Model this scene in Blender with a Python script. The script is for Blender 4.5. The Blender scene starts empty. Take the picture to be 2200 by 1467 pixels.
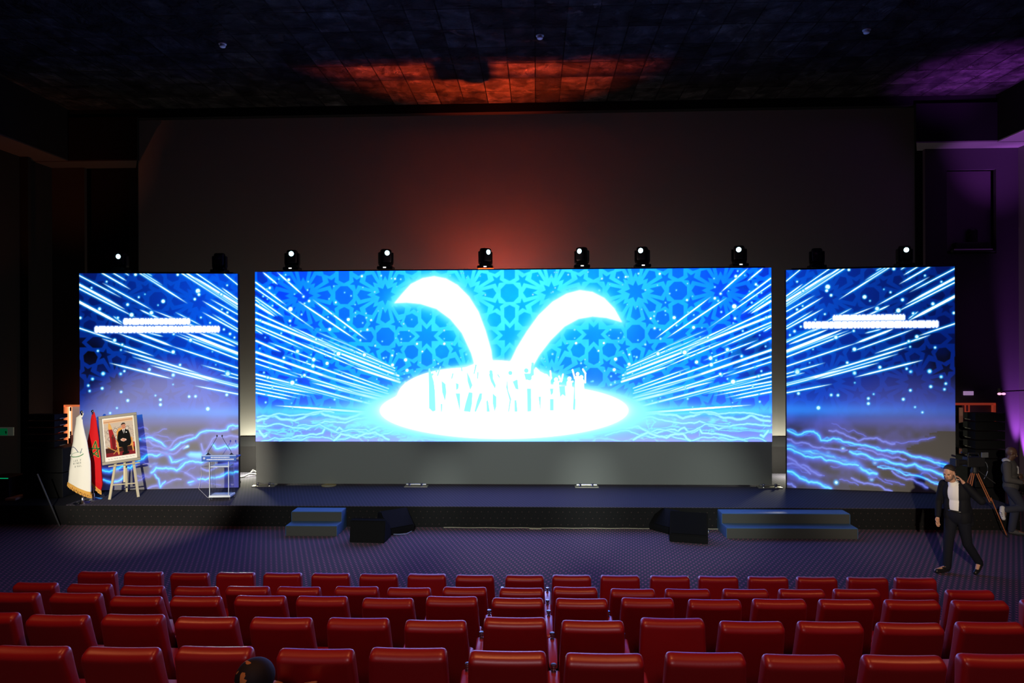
import bpy, bmesh, math, random
import numpy as np
from mathutils import Vector, Matrix, Euler

# ------------------------------------------------------------------ camera
SC = bpy.context.scene
COL = SC.collection
random.seed(7)
W_PX, H_PX, F_PX = 2200.0, 1467.0, 1467.0
CAM_H = 3.78
YAW, ROLL = math.radians(2.05), math.radians(-0.26)
cam_d = bpy.data.cameras.new('camera')
cam_d.lens = 24.0
cam_d.sensor_width = 36.0
cam_d.clip_end = 200
CAM = bpy.data.objects.new('camera', cam_d)
COL.objects.link(CAM)
CAM_M = (Matrix.Translation((0, 0, CAM_H)) @ Matrix.Rotation(YAW, 4, 'Z')
         @ Matrix.Rotation(math.radians(90), 4, 'X') @ Matrix.Rotation(ROLL, 4, 'Z'))
CAM.matrix_world = CAM_M
SC.camera = CAM
SC.view_settings.view_transform = 'Standard'
SC.view_settings.look = 'None'
SC.view_settings.gamma = 1.0
SC.view_settings.exposure = 0.0
try:
    SC.view_settings.use_curve_mapping = False
except Exception:
    pass
world = bpy.data.worlds.new('hall_dark')
SC.world = world
world.use_nodes = True
world.node_tree.nodes['Background'].inputs[0].default_value = (0.35, 0.4, 0.9, 1)
world.node_tree.nodes['Background'].inputs[1].default_value = 0.0003


def ray(px, py):
    d = Vector(((px - W_PX / 2) / F_PX, -(py - H_PX / 2) / F_PX, -1.0))
    return (CAM_M.to_3x3() @ d)


def at_y(px, py, Y):
    d = ray(px, py)
    t = Y / d.y
    return Vector((d.x * t, Y, CAM_H + d.z * t))


def at_z(px, py, Z):
    d = ray(px, py)
    t = (Z - CAM_H) / d.z
    return Vector((d.x * t, d.y * t, Z))


# ------------------------------------------------------------------ lights of the hall
def spot(name, loc, target, power, color, size, blend=0.5, radius=0.08):
    ld = bpy.data.lights.new(name, 'SPOT')
    ld.energy = power
    ld.color = color
    ld.spot_size = math.radians(size)
    ld.spot_blend = blend
    ld.shadow_soft_size = radius
    o = bpy.data.objects.new(name, ld)
    COL.objects.link(o)
    o.location = loc
    o.rotation_euler = (Vector(target) - Vector(loc)).to_track_quat('-Z', 'Y').to_euler()
    return o


def point(name, loc, power, color, radius=0.1):
    ld = bpy.data.lights.new(name, 'POINT')
    ld.energy = power
    ld.color = color
    ld.shadow_soft_size = radius
    o = bpy.data.objects.new(name, ld)
    COL.objects.link(o)
    o.location = loc
    return o


WARM = (1.0, 0.90, 0.72)
# follow spots of the projection booth, aimed over the seats at the stage
GREENISH = (0.90, 1.0, 0.88)
spot('booth_spot', (-4.0, -1.0, 5.6), (-8.3, 14.8, 1.15), 12500, WARM, 16.5, 0.6)
for bx, by_, bp_ in ((-5.0, -3.9, 4200), (-1.5, -0.4, 5600), (1.5, 2.6, 5600), (4.5, 5.2, 1500)):
    spot('booth_spot', (bx * 0.3, -1.5, 6.2), (by_, 14.6, 0.35), bp_, GREENISH, 17, 0.75)
tgt = at_y(1985, 1045, 13.2)
spot('booth_spot', (1.4, -1.0, 4.6), tgt, 4900, (1.0, 0.84, 0.62), 18, 1.0)
# red and white washes standing behind the centre wall of light
spot('back_wash', (-1.05, 16.62, 3.95), (-1.05, 13.7, 9.6), 20000, (1.0, 0.065, 0.010), 72, 1.0, 0.05)
point('back_wash_lamp', (-0.8, 16.45, 4.1), 44.0, (1.0, 0.66, 0.68), 0.25)
point('back_wash_lamp', (-3.9, 16.45, 3.6), 24.0, (1.0, 0.62, 0.62), 0.25)
point('back_wash_lamp', (2.9, 16.45, 3.5), 28.0, (1.0, 0.84, 0.76), 0.25)
point('back_work_lamp', (-7.30, 16.95, 0.85), 130, (1.0, 0.97, 0.72), 0.08)
point('back_work_lamp', (6.15, 16.95, 0.85), 80, (1.0, 0.97, 0.72), 0.08)
# purple uplights by the right wall
spot('purple_uplight', (11.80, 17.02, 0.42), (11.885, 17.32, 2.7), 1900, (0.62, 0.16, 1.0), 21, 0.8, 0.04)
spot('purple_uplight', (11.0, 14.3, 5.0), (9.9, 15.3, 9.65), 3600, (0.50, 0.07, 0.85), 42, 1.0, 0.05)
spot('purple_uplight', (10.9, 13.6, 2.0), (11.45, 16.6, 8.5), 1500, (0.62, 0.16, 1.0), 27, 0.8, 0.05)
spot('purple_uplight', (9.9, 11.5, 3.0), (11.6, 17.4, 4.1), 60, (0.55, 0.10, 0.8), 34, 1.0, 0.05)
# low orange light by the left door
point('door_lamp', (-11.4, 16.9, 2.2), 7, (1.0, 0.24, 0.10), 0.05)
spot('left_orange', (-10.9, 13.2, 2.5), (-12.1, 16.4, 8.5), 260, (1.0, 0.22, 0.06), 44, 1.0, 0.05)
# added fill spot behind the camera, brightens the seat backs
spot('seat_fill', (0.0, -4.5, 7.6), (0.0, 7.5, 0.6), 400, (1.0, 0.72, 0.80), 62, 1.0, 0.5)
# dim warm-red house lights in the ceiling above the seats
for hx in (-5.5, 0.0, 5.5):
    spot('house_light', (hx, 3.9, 9.4), (hx, 6.0, 0.8), 430 if hx == 0 else 330, (1.0, 0.34, 0.12), 100, 1.0, 0.25)


# ------------------------------------------------------------------ helpers
def lin(c):
    return tuple((v / 255 / 12.92) if v / 255 <= 0.04045 else ((v / 255 + 0.055) / 1.055) ** 2.4 for v in c)


MATS = {}


def mat(name, rgb, rough=0.6, metal=0.0, spec=0.5, emit=None, estr=0.0, alpha=1.0, trans=0.0, coat=0.0, bump=0.0, bscale=60.0):
    if name in MATS:
        return MATS[name]
    m = bpy.data.materials.new(name)
    m.use_nodes = True
    nt = m.node_tree
    b = nt.nodes['Principled BSDF']
    b.inputs['Base Color'].default_value = (*rgb, 1)
    b.inputs['Roughness'].default_value = rough
    b.inputs['Metallic'].default_value = metal
    b.inputs['Specular IOR Level'].default_value = spec
    b.inputs['Coat Weight'].default_value = coat
    b.inputs['Transmission Weight'].default_value = trans
    b.inputs['Alpha'].default_value = alpha
    if emit:
        b.inputs['Emission Color'].default_value = (*emit, 1)
        b.inputs['Emission Strength'].default_value = estr
    if bump > 0:
        n = nt.nodes.new('ShaderNodeTexNoise')
        n.inputs['Scale'].default_value = bscale
        n.inputs['Detail'].default_value = 4
        tc = nt.nodes.new('ShaderNodeTexCoord')
        nt.links.new(tc.outputs['Object'], n.inputs['Vector'])
        bp = nt.nodes.new('ShaderNodeBump')
        bp.inputs['Strength'].default_value = bump
        bp.inputs['Distance'].default_value = 0.01
        nt.links.new(n.outputs['Fac'], bp.inputs['Height'])
        nt.links.new(bp.outputs['Normal'], b.inputs['Normal'])
    MATS[name] = m
    return m


def link_obj(name, me, m=None, parent=None, smooth=False):
    o = bpy.data.objects.new(name, me)
    COL.objects.link(o)
    if m is not None:
        if isinstance(m, (list, tuple)):
            for q in m:
                me.materials.append(q)
        else:
            me.materials.append(m)
    if smooth:
        me.shade_smooth()
    if parent is not None:
        o.parent = parent
    return o


def obj(name, bm, m, parent=None, smooth=False):
    me = bpy.data.meshes.new(name)
    bm.normal_update()
    bm.to_mesh(me)
    bm.free()
    o = link_obj(name, me, m, parent, smooth)
    if smooth:
        try:
            me.set_sharp_from_angle(angle=math.radians(50))
        except Exception:
            pass
    return o


def tag(o, label, cat, group=None, kind=None):
    if label:
        o['label'] = label
    if cat:
        o['category'] = cat
    if group:
        o['group'] = group
    if kind:
        o['kind'] = kind
    return o


def thing(name, label, cat, loc=(0, 0, 0), rz=0.0, group=None):
    o = bpy.data.objects.new(name, None)
    o.empty_display_size = 0.1
    COL.objects.link(o)
    o.location = loc
    o.rotation_euler = (0, 0, rz)
    return tag(o, label, cat, group)


def struct(name, bm, m, label=None):
    o = obj(name, bm, m)
    o['kind'] = 'structure'
    if label:
        o['label'] = label
    return o


def dup(root, loc, rz=None, label=None, group=None):
    r = root.copy()
    COL.objects.link(r)
    r.location = loc
    if rz is not None:
        r.rotation_euler = (0, 0, rz)
    if label:
        r['label'] = label
    if group:
        r['group'] = group
    for ch in list(root.children):
        c = ch.copy()
        COL.objects.link(c)
        c.parent = r
        for g in list(ch.children):
            d = g.copy()
            COL.objects.link(d)
            d.parent = c
    return r


def box(bm, x0, x1, y0, y1, z0, z1, bev=0.0, seg=2, M=None):
    vs = [bm.verts.new(p) for p in ((x0, y0, z0), (x1, y0, z0), (x1, y1, z0), (x0, y1, z0),
                                    (x0, y0, z1), (x1, y0, z1), (x1, y1, z1), (x0, y1, z1))]
    fs = [bm.faces.new([vs[i] for i in f]) for f in ((3, 2, 1, 0), (4, 5, 6, 7), (0, 1, 5, 4), (1, 2, 6, 5), (2, 3, 7, 6), (3, 0, 4, 7))]
    out = list(vs)
    if bev > 0:
        es = list({e for f in fs for e in f.edges})
        r = bmesh.ops.bevel(bm, geom=es, offset=bev, segments=seg, profile=0.5, affect='EDGES')
        out = list({v for f in r['faces'] for v in f.verts} | {v for v in vs if v.is_valid})
        seen = set(out)
        stack = list(out)
        while stack:
            v = stack.pop()
            for e in v.link_edges:
                w = e.other_vert(v)
                if w not in seen:
                    seen.add(w)
                    stack.append(w)
        out = list(seen)
    if M is not None:
        for v in out:
            v.co = M @ v.co
    return out


def tube(bm, pts, r, n=10, cap=True, radii=None):
    pts = [Vector(p) for p in pts]
    rings = []
    up = Vector((0, 0, 1))
    for i, p in enumerate(pts):
        if i == 0:
            t = pts[1] - pts[0]
        elif i == len(pts) - 1:
            t = pts[-1] - pts[-2]
        else:
            t = pts[i + 1] - pts[i - 1]
        t.normalize()
        a = t.cross(up)
        if a.length < 1e-3:
            a = t.cross(Vector((1, 0, 0)))
        a.normalize()
        b = t.cross(a).normalized()
        rr = radii[i] if radii else r
        rings.append([bm.verts.new(p + (a * math.cos(2 * math.pi * k / n) + b * math.sin(2 * math.pi * k / n)) * rr) for k in range(n)])
    for i in range(len(rings) - 1):
        for k in range(n):
            bm.faces.new((rings[i][k], rings[i][(k + 1) % n], rings[i + 1][(k + 1) % n], rings[i + 1][k]))
    if cap:
        bm.faces.new(rings[0][::-1])
        bm.faces.new(rings[-1])
    bmesh.ops.recalc_face_normals(bm, faces=bm.faces[:])


def lathe(bm, prof, n=24, M=None):
    rings = []
    for r, z in prof:
        rings.append([bm.verts.new((r * math.cos(2 * math.pi * k / n), r * math.sin(2 * math.pi * k / n), z)) for k in range(n)])
    for i in range(len(rings) - 1):
        for k in range(n):
            bm.faces.new((rings[i][k], rings[i][(k + 1) % n], rings[i + 1][(k + 1) % n], rings[i + 1][k]))
    bm.faces.new(rings[0][::-1])
    bm.faces.new(rings[-1])
    if M is not None:
        for ring in rings:
            for v in ring:
                v.co = M @ v.co


def prism(bm, poly, y0, y1, axis='y', M=None):
    """poly in (a,b); extruded along the axis"""
    def P(a, b, c):
        if axis == 'y':
            return (a, c, b)
        if axis == 'x':
            return (c, a, b)
        return (a, b, c)
    A = [bm.verts.new(P(a, b, y0)) for a, b in poly]
    B = [bm.verts.new(P(a, b, y1)) for a, b in poly]
    bm.faces.new(A)
    bm.faces.new(B[::-1])
    n = len(poly)
    for i in range(n):
        bm.faces.new((A[i], B[i], B[(i + 1) % n], A[(i + 1) % n]))
    if M is not None:
        for v in A + B:
            v.co = M @ v.co
    bmesh.ops.recalc_face_normals(bm, faces=bm.faces[:])


def sphere(bm, c, r, sx=1, sy=1, sz=1, u=16, v=10):
    res = bmesh.ops.create_uvsphere(bm, u_segments=u, v_segments=v, radius=r)
    for q in res['verts']:
        q.co = Vector((q.co.x * sx, q.co.y * sy, q.co.z * sz)) + Vector(c)


def NB():
    return bmesh.new()


# ------------------------------------------------------------------ drawing of screen contents (numbers only)
def fbm(shape, cell, seed, octaves=4):
    rng = np.random.default_rng(seed)
    h, w = shape
    out = np.zeros(shape)
    amp, tot = 1.0, 0.0
    yy, xx = np.mgrid[0:h, 0:w].astype(float)
    for o in range(octaves):
        c = cell / (2 ** o)
        gh, gw = int(h / c) + 3, int(w / c) + 3
        g = rng.random((gh, gw))
        fx, fy = xx / c, yy / c
        ix, iy = fx.astype(int), fy.astype(int)
        tx, ty = fx - ix, fy - iy
        tx = tx * tx * (3 - 2 * tx)
        ty = ty * ty * (3 - 2 * ty)
        v = (g[iy, ix] * (1 - tx) * (1 - ty) + g[iy, ix + 1] * tx * (1 - ty) + g[iy + 1, ix] * (1 - tx) * ty + g[iy + 1, ix + 1] * tx * ty)
        out += amp * v
        tot += amp
        amp *= 0.5
    return out / tot


class Pic:
    """a picture held as an array, drawn with shapes in its own coordinate frame"""

    def __init__(s, x0, y0, x1, y1, w, h):
        s.x0, s.y0, s.x1, s.y1, s.w, s.h = x0, y0, x1, y1, w, h
        s.X, s.Y = np.meshgrid(np.linspace(x0, x1, w), np.linspace(y0, y1, h))
        s.c = np.zeros((h, w, 3))
        s.px = (x1 - x0) / (w - 1)

    def win(s, ax, ay, bx, by, pad):
        i0 = int(max(0, math.floor((min(ax, bx) - pad - s.x0) / (s.x1 - s.x0) * (s.w - 1))))
        i1 = int(min(s.w, math.ceil((max(ax, bx) + pad - s.x0) / (s.x1 - s.x0) * (s.w - 1)) + 1))
        j0 = int(max(0, math.floor((min(ay, by) - pad - s.y0) / (s.y1 - s.y0) * (s.h - 1))))
        j1 = int(min(s.h, math.ceil((max(ay, by) + pad - s.y0) / (s.y1 - s.y0) * (s.h - 1)) + 1))
        if i1 <= i0 or j1 <= j0:
            return None
        return slice(j0, j1), slice(i0, i1)

    def mix(s, sl, a, col):
        a = np.clip(a, 0, 1)[..., None]
        s.c[sl] = s.c[sl] * (1 - a) + np.array(col) * a

    def seg(s, ax, ay, bx, by, w, col, glow=0.0, gcol=None, taper=0.0, ga=0.9):
        pad = w + glow * 3 + 2
        sl = s.win(ax, ay, bx, by, pad)
        if sl is None:
            return
        X, Y = s.X[sl], s.Y[sl]
        dx, dy = bx - ax, by - ay
        L2 = dx * dx + dy * dy + 1e-9
        t = np.clip(((X - ax) * dx + (Y - ay) * dy) / L2, 0, 1)
        d = np.hypot(X - ax - t * dx, Y - ay - t * dy)
        ww = w * 0.5
        if taper == 1:
            k = np.clip((1 - t) * 3.0, 0, 1) ** 0.7
        elif taper == -1:
            k = np.clip(t * 3.0, 0, 1) ** 0.7
        elif taper == 2:
            k = np.clip(np.minimum(t, 1 - t) * 4.5, 0, 1) ** 0.7
        else:
            k = 1.0
        if glow > 0:
            s.mix(sl, ga * np.exp(-np.maximum(d - ww * k, 0) ** 2 / (glow * glow)) * (k if taper else 1.0), gcol)
        wk = ww * k
        fl_ = 0.75 * s.px
        s.mix(sl, np.clip((np.maximum(wk, fl_) - d) / s.px + 0.5, 0, 1) * np.clip(wk / fl_, 0, 1), col)

    def dot(s, x, y, r, col, glow=0.0, gcol=None):
        s.seg(x, y, x + 1e-3, y, 2 * r, col, glow, gcol)

    def line(s, pts, w, col, glow=0.0, gcol=None, ga=0.9):
        if glow > 0:
            for (a, b) in zip(pts[:-1], pts[1:]):
                s.seg(*a, *b, 0.2, gcol, glow, gcol, 0, ga)
        for (a, b) in zip(pts[:-1], pts[1:]):
            s.seg(*a, *b, w, col)

    def polymask(s, poly, pad=2.0):
        xs, ys = [p[0] for p in poly], [p[1] for p in poly]
        sl = s.win(min(xs), min(ys), max(xs), max(ys), pad)
        if sl is None:
            return None, None
        X, Y = s.X[sl], s.Y[sl]
        ins = np.zeros(X.shape, bool)
        D = np.full(X.shape, 1e9)
        n = len(poly)
        for i in range(n):
            (ax, ay), (bx, by) = poly[i], poly[(i + 1) % n]
            dx, dy = bx - ax, by - ay
            L2 = dx * dx + dy * dy + 1e-12
            t = np.clip(((X - ax) * dx + (Y - ay) * dy) / L2, 0, 1)
            D = np.minimum(D, np.hypot(X - ax - t * dx, Y - ay - t * dy))
            c = ((ay > Y) != (by > Y))
            with np.errstate(divide='ignore', invalid='ignore'):
                xx = ax + (Y - ay) * dx / (dy if abs(dy) > 1e-12 else 1e-12)
            ins ^= (c & (X < xx))
        return sl, np.where(ins, D, -D)

    def poly(s, pts, col, glow=0.0, gcol=None, a=1.0, soft=None, ga=0.95):
        sl, sd = s.polymask(pts, 2 + glow * 3)
        if sl is None:
            return
        if glow > 0:
            s.mix(sl, ga * np.exp(-np.maximum(-sd, 0) ** 2 / (glow * glow)), gcol)
        s.mix(sl, a * np.clip(sd / (soft or s.px) + 0.5, 0, 1), col)


def jag(pts, rng, amp, n=4):
    pts = [tuple(p) for p in pts]
    for _ in range(n):
        out = [pts[0]]
        for a, b in zip(pts[:-1], pts[1:]):
            L = math.hypot(b[0] - a[0], b[1] - a[1])
            m = ((a[0] + b[0]) / 2, (a[1] + b[1]) / 2 + (rng.random() - 0.5) * amp * min(1, L / 22))
            out += [m, b]
        pts = out
        amp *= 0.62
    return pts


# ---- one repeat of the star lattice, 0 = strap, 1 = cell
def star_tile():
    N = 384
    P = Pic(0, 0, 1, 1, N, N)
    P.px = 1.4 / N
    cells = []

    def rot(poly, a):
        c, s_ = math.cos(a), math.sin(a)
        return [(x * c - y * s_, x * s_ + y * c) for x, y in poly]

    def ngon(n, R, r=None, a0=0.0):
        out = []
        for k in range(n * (2 if r else 1)):
            rr = R if (not r or k % 2 == 0) else r
            th = a0 + (math.pi * k / n if r else 2 * math.pi * k / n)
            out.append((rr * math.cos(th), rr * math.sin(th)))
        return out
    cells.append((0, 0, ngon(8, 0.128, 0.072)))
    petal = [(0.165, -0.03), (0.300, -0.060), (0.340, 0), (0.300, 0.060), (0.165, 0.03), (0.222, 0)]
    petd = [(x * 0.95, y * 0.95) for x, y in petal]
    for k in range(8):
        cells.append((0, 0, rot(petal if k % 2 == 0 else petd, k * math.pi / 4)))
        st = ngon(5, 0.082, 0.034, math.pi)
        st = [(x + 0.378, y) for x, y in st]
        i = min(range(len(st)), key=lambda q: st[q][0])
        st[i] = (0.19, 0)
        cells.append((0, 0, rot(st, math.pi / 8 + k * math.pi / 4)))
    for c in ((0.5, 0), (0, 0.5)):
        cells.append((*c, ngon(8, 0.115, None, math.pi / 8)))
    cells.append((0.5, 0.5, ngon(8, 0.152, 0.082, math.pi / 8)))
    kite = [(-0.065, -0.215), (0, -0.14), (0.065, -0.215), (0.065, -0.325), (0, -0.358), (-0.065, -0.325)]
    for k in range(4):
        cells.append((0.5, 0.5, rot(kite, k * math.pi / 2)))
        cells.append((0.5, 0.5, [(x - 0.0, y) for x, y in rot([(q[0] + 0.262, q[1]) for q in ngon(7, 0.088)], math.pi / 4 + k * math.pi / 2)]))
    for cx, cy, poly in cells:
        for ox in (-1, 0, 1):
            for oy in (-1, 0, 1):
                pts = [(x + cx + ox, y + cy + oy) for x, y in poly]
                if max(p[0] for p in pts) < 0 or min(p[0] for p in pts) > 1 or max(p[1] for p in pts) < 0 or min(p[1] for p in pts) > 1:
                    continue
                P.poly(pts, (1, 1, 1))
    return P.c[..., 0]


TILE = star_tile()


def lattice(X, Y, ox, oy, pitch):
    N = TILE.shape[0]
    u = np.mod((X - ox) / pitch, 1.0) * (N - 1)
    v = np.mod((Y - oy) / pitch, 1.0) * (N - 1)
    i, j = u.astype(int), v.astype(int)
    i1, j1 = np.minimum(i + 1, N - 1), np.minimum(j + 1, N - 1)
    a, b = u - i, v - j
    return TILE[j, i] * (1 - a) * (1 - b) + TILE[j, i1] * a * (1 - b) + TILE[j1, i] * (1 - a) * b + TILE[j1, i1] * a * b


def C(*v):
    return np.array(v) / 255.0


def lerp(a, b, t):
    return a * (1 - t[..., None]) + b * t[..., None]


WHT = (1, 1, 1)


def draw_center():
    P = Pic(548, 584, 1658, 948, 1000, 330)
    X, Y = P.X, P.Y
    ax = np.abs(X - 1103)
    t = np.exp(-(ax / 330) ** 2.2) * np.exp(-((Y - 640) / 260) ** 2)
    e = np.clip((ax - 380) / 170, 0, 1)
    D = lerp(lerp(np.broadcast_to(C(0, 82, 255), X.shape + (3,)), C(0, 190, 255), t), C(0, 40, 190), e * 0.75)
    S = lerp(lerp(np.broadcast_to(C(0, 150, 255), X.shape + (3,)), C(70, 255, 255), t), C(0, 92, 232), e * 0.75)
    m = lattice(X, Y, 1103.0 + 89.5, 633 + (X - 1103) * -0.006, 179.5)
    low = np.clip((Y - 770) / 110, 0, 1)
    D = lerp(D, C(62, 105, 240), low * 0.8)
    S = lerp(S, C(60, 150, 250), low * 0.8)
    P.c = lerp(S, D, m)
    n1 = fbm(X.shape, 26, 3)
    P.c *= (0.92 + 0.16 * n1)[..., None]
    # dark blotches at the outer edge
    nb = fbm(X.shape, 60, 9)
    dk = np.clip((nb - 0.5) * 5, 0, 1) * np.clip((ax - 430) / 100, 0, 1) * np.clip((Y - 680) / 60, 0, 1) * np.clip((860 - Y) / 40, 0, 1)
    P.c = lerp(P.c, C(2, 15, 90), dk * 0.6)
    # horizon band and the marbled ground below
    hz = np.exp(-((Y - 884) / 13.0) ** 2)
    P.c = lerp(P.c, C(90, 225, 255), np.clip(hz * (1.1 - e * 0.35), 0, 1))
    g = np.clip((Y - 892) / 10, 0, 1)
    P.c = lerp(P.c, C(112, 142, 240), g)
    wx = fbm(X.shape, 50, 21) * 90
    rid = np.zeros(X.shape)
    h, w = X.shape
    for sd, cell, th in ((31, 70, 0.034), (32, 52, 0.02), (37, 60, 0.018)):
        nz = fbm((h * 3, w), cell, sd, 5)
        jj = np.clip((np.arange(h)[:, None] * 2.6 + wx * 0.2 + 0 * X), 0, 3 * h - 1).astype(int)
        ii = np.clip(np.arange(w)[None, :] * 0.8 + wx * 0.5, 0, w - 1).astype(int)
        v = nz[jj, ii]
        rid = np.maximum(rid, np.exp(-((v - 0.5) / th) ** 2))
    near = np.clip(1 - (ax - 150) / 420, 0, 1)
    P.c = lerp(P.c, C(120, 245, 255), np.clip(rid * 0.95, 0, 1) * g)
    up = np.clip((930 - Y) / 30, 0, 1) * g
    P.c = lerp(P.c, C(150, 250, 255), up * (0.25 + 0.5 * near))
    P.c = lerp(P.c, C(190, 190, 250), np.clip((Y - 925) / 20, 0, 1) * g * 0.45)
    # streaks, drawn for the left half and mirrored
    rng = random.Random(5)
    K = 3.667

    def LP(x, y):
        return 540 + x / K, 560 + y / K
    st = [((90, 88), (215, 190), 4), ((205, 88), (420, 275), 4), ((370, 315), (840, 625), 4), ((490, 305), (930, 630), 4),
          ((35, 170), (285, 355), 4), ((35, 218), (520, 550), 3), ((35, 290), (265, 445), 4), ((35, 310), (215, 440), 3), ((35, 345), (190, 440), 6),
          ((35, 408), (600, 668), 4), ((35, 460), (1160, 890), 6), ((35, 508), (900, 868), 4), ((35, 530), (420, 700), 3), ((35, 545), (95, 580), 3),
          ((540, 600), (1120, 850), 3), ((660, 600), (1130, 840), 3), ((300, 510), (1140, 900), 5), ((130, 640), (560, 800), 3),
          ((35, 630), (240, 720), 5), ((35, 720), (1080, 1075), 6), ((35, 770), (330, 865), 4), ((260, 745), (1090, 1030), 4),
          ((35, 810), (400, 925), 3), ((35, 895), (1080, 1160), 5), ((35, 925), (560, 1060), 3), ((35, 962), (520, 1050), 4), ((35, 985), (480, 1070), 3),
          ((35, 1010), (390, 1085), 3), ((35, 1040), (320, 1095), 4), ((180, 1140), (1080, 1205), 6), ((650, 850), (1100, 1010), 3),
          ((560, 900), (1100, 1050), 3), ((450, 935), (1100, 1085), 5), ((480, 960), (1100, 1110), 7), ((440, 600), (1150, 870), 3),
          ((700, 660), (1150, 850), 3), ((600, 690), (1180, 910), 6), ((760, 790), (1180, 940), 8), ((400, 640), (1150, 930), 3), ((820, 840), (1190, 960), 6),
          ((520, 560), (860, 700), 2), ((150, 940), (800, 1110), 2), ((300, 870), (900, 1060), 3)]
    for a, b, w in st:
        x0, y0 = LP(*a)
        x1, y1 = LP(*b)
        tp = 2 if a[0] > 60 and b[0] < 1050 else (1 if b[0] < 1050 else (-1 if a[0] > 60 else 0))
        for sgn in (1, -1):
            xa, xb = (x0, x1) if sgn == 1 else (2206 - x0, 2206 - x1)
            P.seg(xa, y0, xb, y1, w * 0.72, C(228, 255, 255), 2.8, C(0, 185, 255), tp, 0.75)
    for i in range(150):
        r = rng.random()
        x = 552 + rng.random() * 500
        y = 590 + rng.random() * 290
        rr = 0.7 + 1.3 * r * r
        for xx in (x, 2206 - x - 3):
            P.dot(xx, y, rr, C(200, 252, 255), 1.4, C(60, 210, 255))
    for (x, y, r) in ((315, 383, 18), (370, 715, 13), (500, 780, 15), (700, 735, 17), (327, 962, 18), (495, 830, 14), (608, 810, 13), (425, 903, 11),
                      (780, 467, 13), (630, 543, 12), (1237, 785, 14), (1248, 867, 13), (1132, 825, 13), (962, 472, 8), (932, 548, 9), (680, 332, 8),
                      (465, 320, 10), (302, 152, 11), (148, 215, 9), (310, 475, 9), (1328, 660, 9), (1545, 660, 11), (1130, 750, 8), (1155, 150, 8),
                      (890, 128, 9), (260, 765, 9), (130, 920, 9), (520, 620, 8), (420, 285, 8), (70, 470, 7), (1370, 720, 7), (907, 745, 14)):
        xx, yy = LP(x, y)
        for q in (xx, 2206 - xx):
            P.dot(q, yy, r / K * 0.85, C(235, 255, 255), 2.0, C(80, 220, 255))
    # the two leaf shapes
    pl = [(855, 652), (872, 632), (890, 613), (915, 601), (940, 597), (965, 602), (990, 616), (1015, 641), (1035, 673), (1050, 713), (1062, 755), (1072, 850),
          (1040, 850), (1030, 795), (1020, 760), (1000, 717), (975, 687), (945, 665), (910, 654), (880, 651)]
    pr = [(1341, 695), (1326, 668), (1305, 646), (1280, 633), (1253, 629), (1225, 636), (1195, 653), (1165, 681), (1140, 715), (1118, 750), (1094, 800), (1085, 850),
          (1125, 850), (1148, 795), (1165, 765), (1190, 733), (1220, 704), (1250, 688), (1280, 683), (1310, 686)]
    for p in (pl, pr):
        P.poly(p, WHT, 22, C(40, 225, 255), 0.0, 5.0, 0.55)
        P.poly(p, WHT, 12, C(120, 252, 255), 1.0, 6.0, 0.9)
    # bright filaments on the marbled ground
    rgm = random.Random(17)
    for (pts, wd) in (([(552, 905), (590, 893), (612, 901), (650, 898), (690, 885), (735, 899), (790, 888), (840, 893)], 4.5),
                      ([(552, 915), (600, 910), (660, 922), (700, 905), (745, 908), (800, 896), (850, 905)], 3.0), ([(556, 925), (566, 938), (572, 934)], 4),
                      ([(600, 948), (640, 936), (695, 930), (700, 920), (722, 928), (732, 918), (745, 926), (760, 922), (790, 930), (830, 915), (880, 918)], 3.2),
                      ([(560, 948), (590, 940), (630, 944), (670, 938), (720, 946), (760, 936), (800, 940), (850, 925), (900, 935)], 2.0),
                      ([(552, 896), (600, 888), (660, 890), (720, 886)], 3.0), ([(640, 915), (690, 912), (730, 930), (790, 922), (820, 934)], 2.0),
                      ([(720, 946), (735, 932), (770, 940), (810, 928), (840, 944)], 4.0)):
        for sg in (0, 1):
            q_ = [((2206 - x) if sg else x, y) for x, y in pts]
            P.line(jag(q_, rgm, 8.0, 3), wd, C(165, 252, 255), 3.0, C(95, 200, 255), 0.5)
    # lit pool around the crowd
    def ell(cx, cy, rx, ry, soft, a=1.0, p=2.0):
        d = (np.abs((X - cx) / rx) ** p + np.abs((Y - cy) / ry) ** p) ** (1 / p)
        return np.clip(np.exp(-np.maximum(d - 1, 0) / soft) * a, 0, 1)
    P.c = lerp(P.c, C(130, 250, 255), ell(1090, 885, 300, 62, 0.16))
    P.c = lerp(P.c, C(120, 250, 255), ell(1060, 850, 190, 66, 0.07))
    P.c = lerp(P.c, C(255, 255, 255), ell(1088, 882, 262, 58, 0.05))
    P.c = lerp(P.c, C(255, 255, 255), ell(1012, 850, 150, 58, 0.035) * (X < 1190))
    P.c = lerp(P.c, C(255, 255, 255), ell(1085, 842, 120, 56, 0.035) * (X < 1190))
    P.c = lerp(P.c, C(255, 255, 255), ell(1075, 845, 105, 68, 0.05) * (X < 1175))
    P.c = lerp(P.c, C(255, 255, 255), ell(1080, 905, 170, 34, 0.10))
    for p in (pl, pr):
        P.poly(p, WHT, 0, None, 1.0, 7.0)
    # gaps of sky between the crowd and the crowd itself
    KK = 4.074

    def Q(x, y):
        return 820 + x / KK, 740 + y / KK
    cy_ = C(155, 255, 253)
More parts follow.
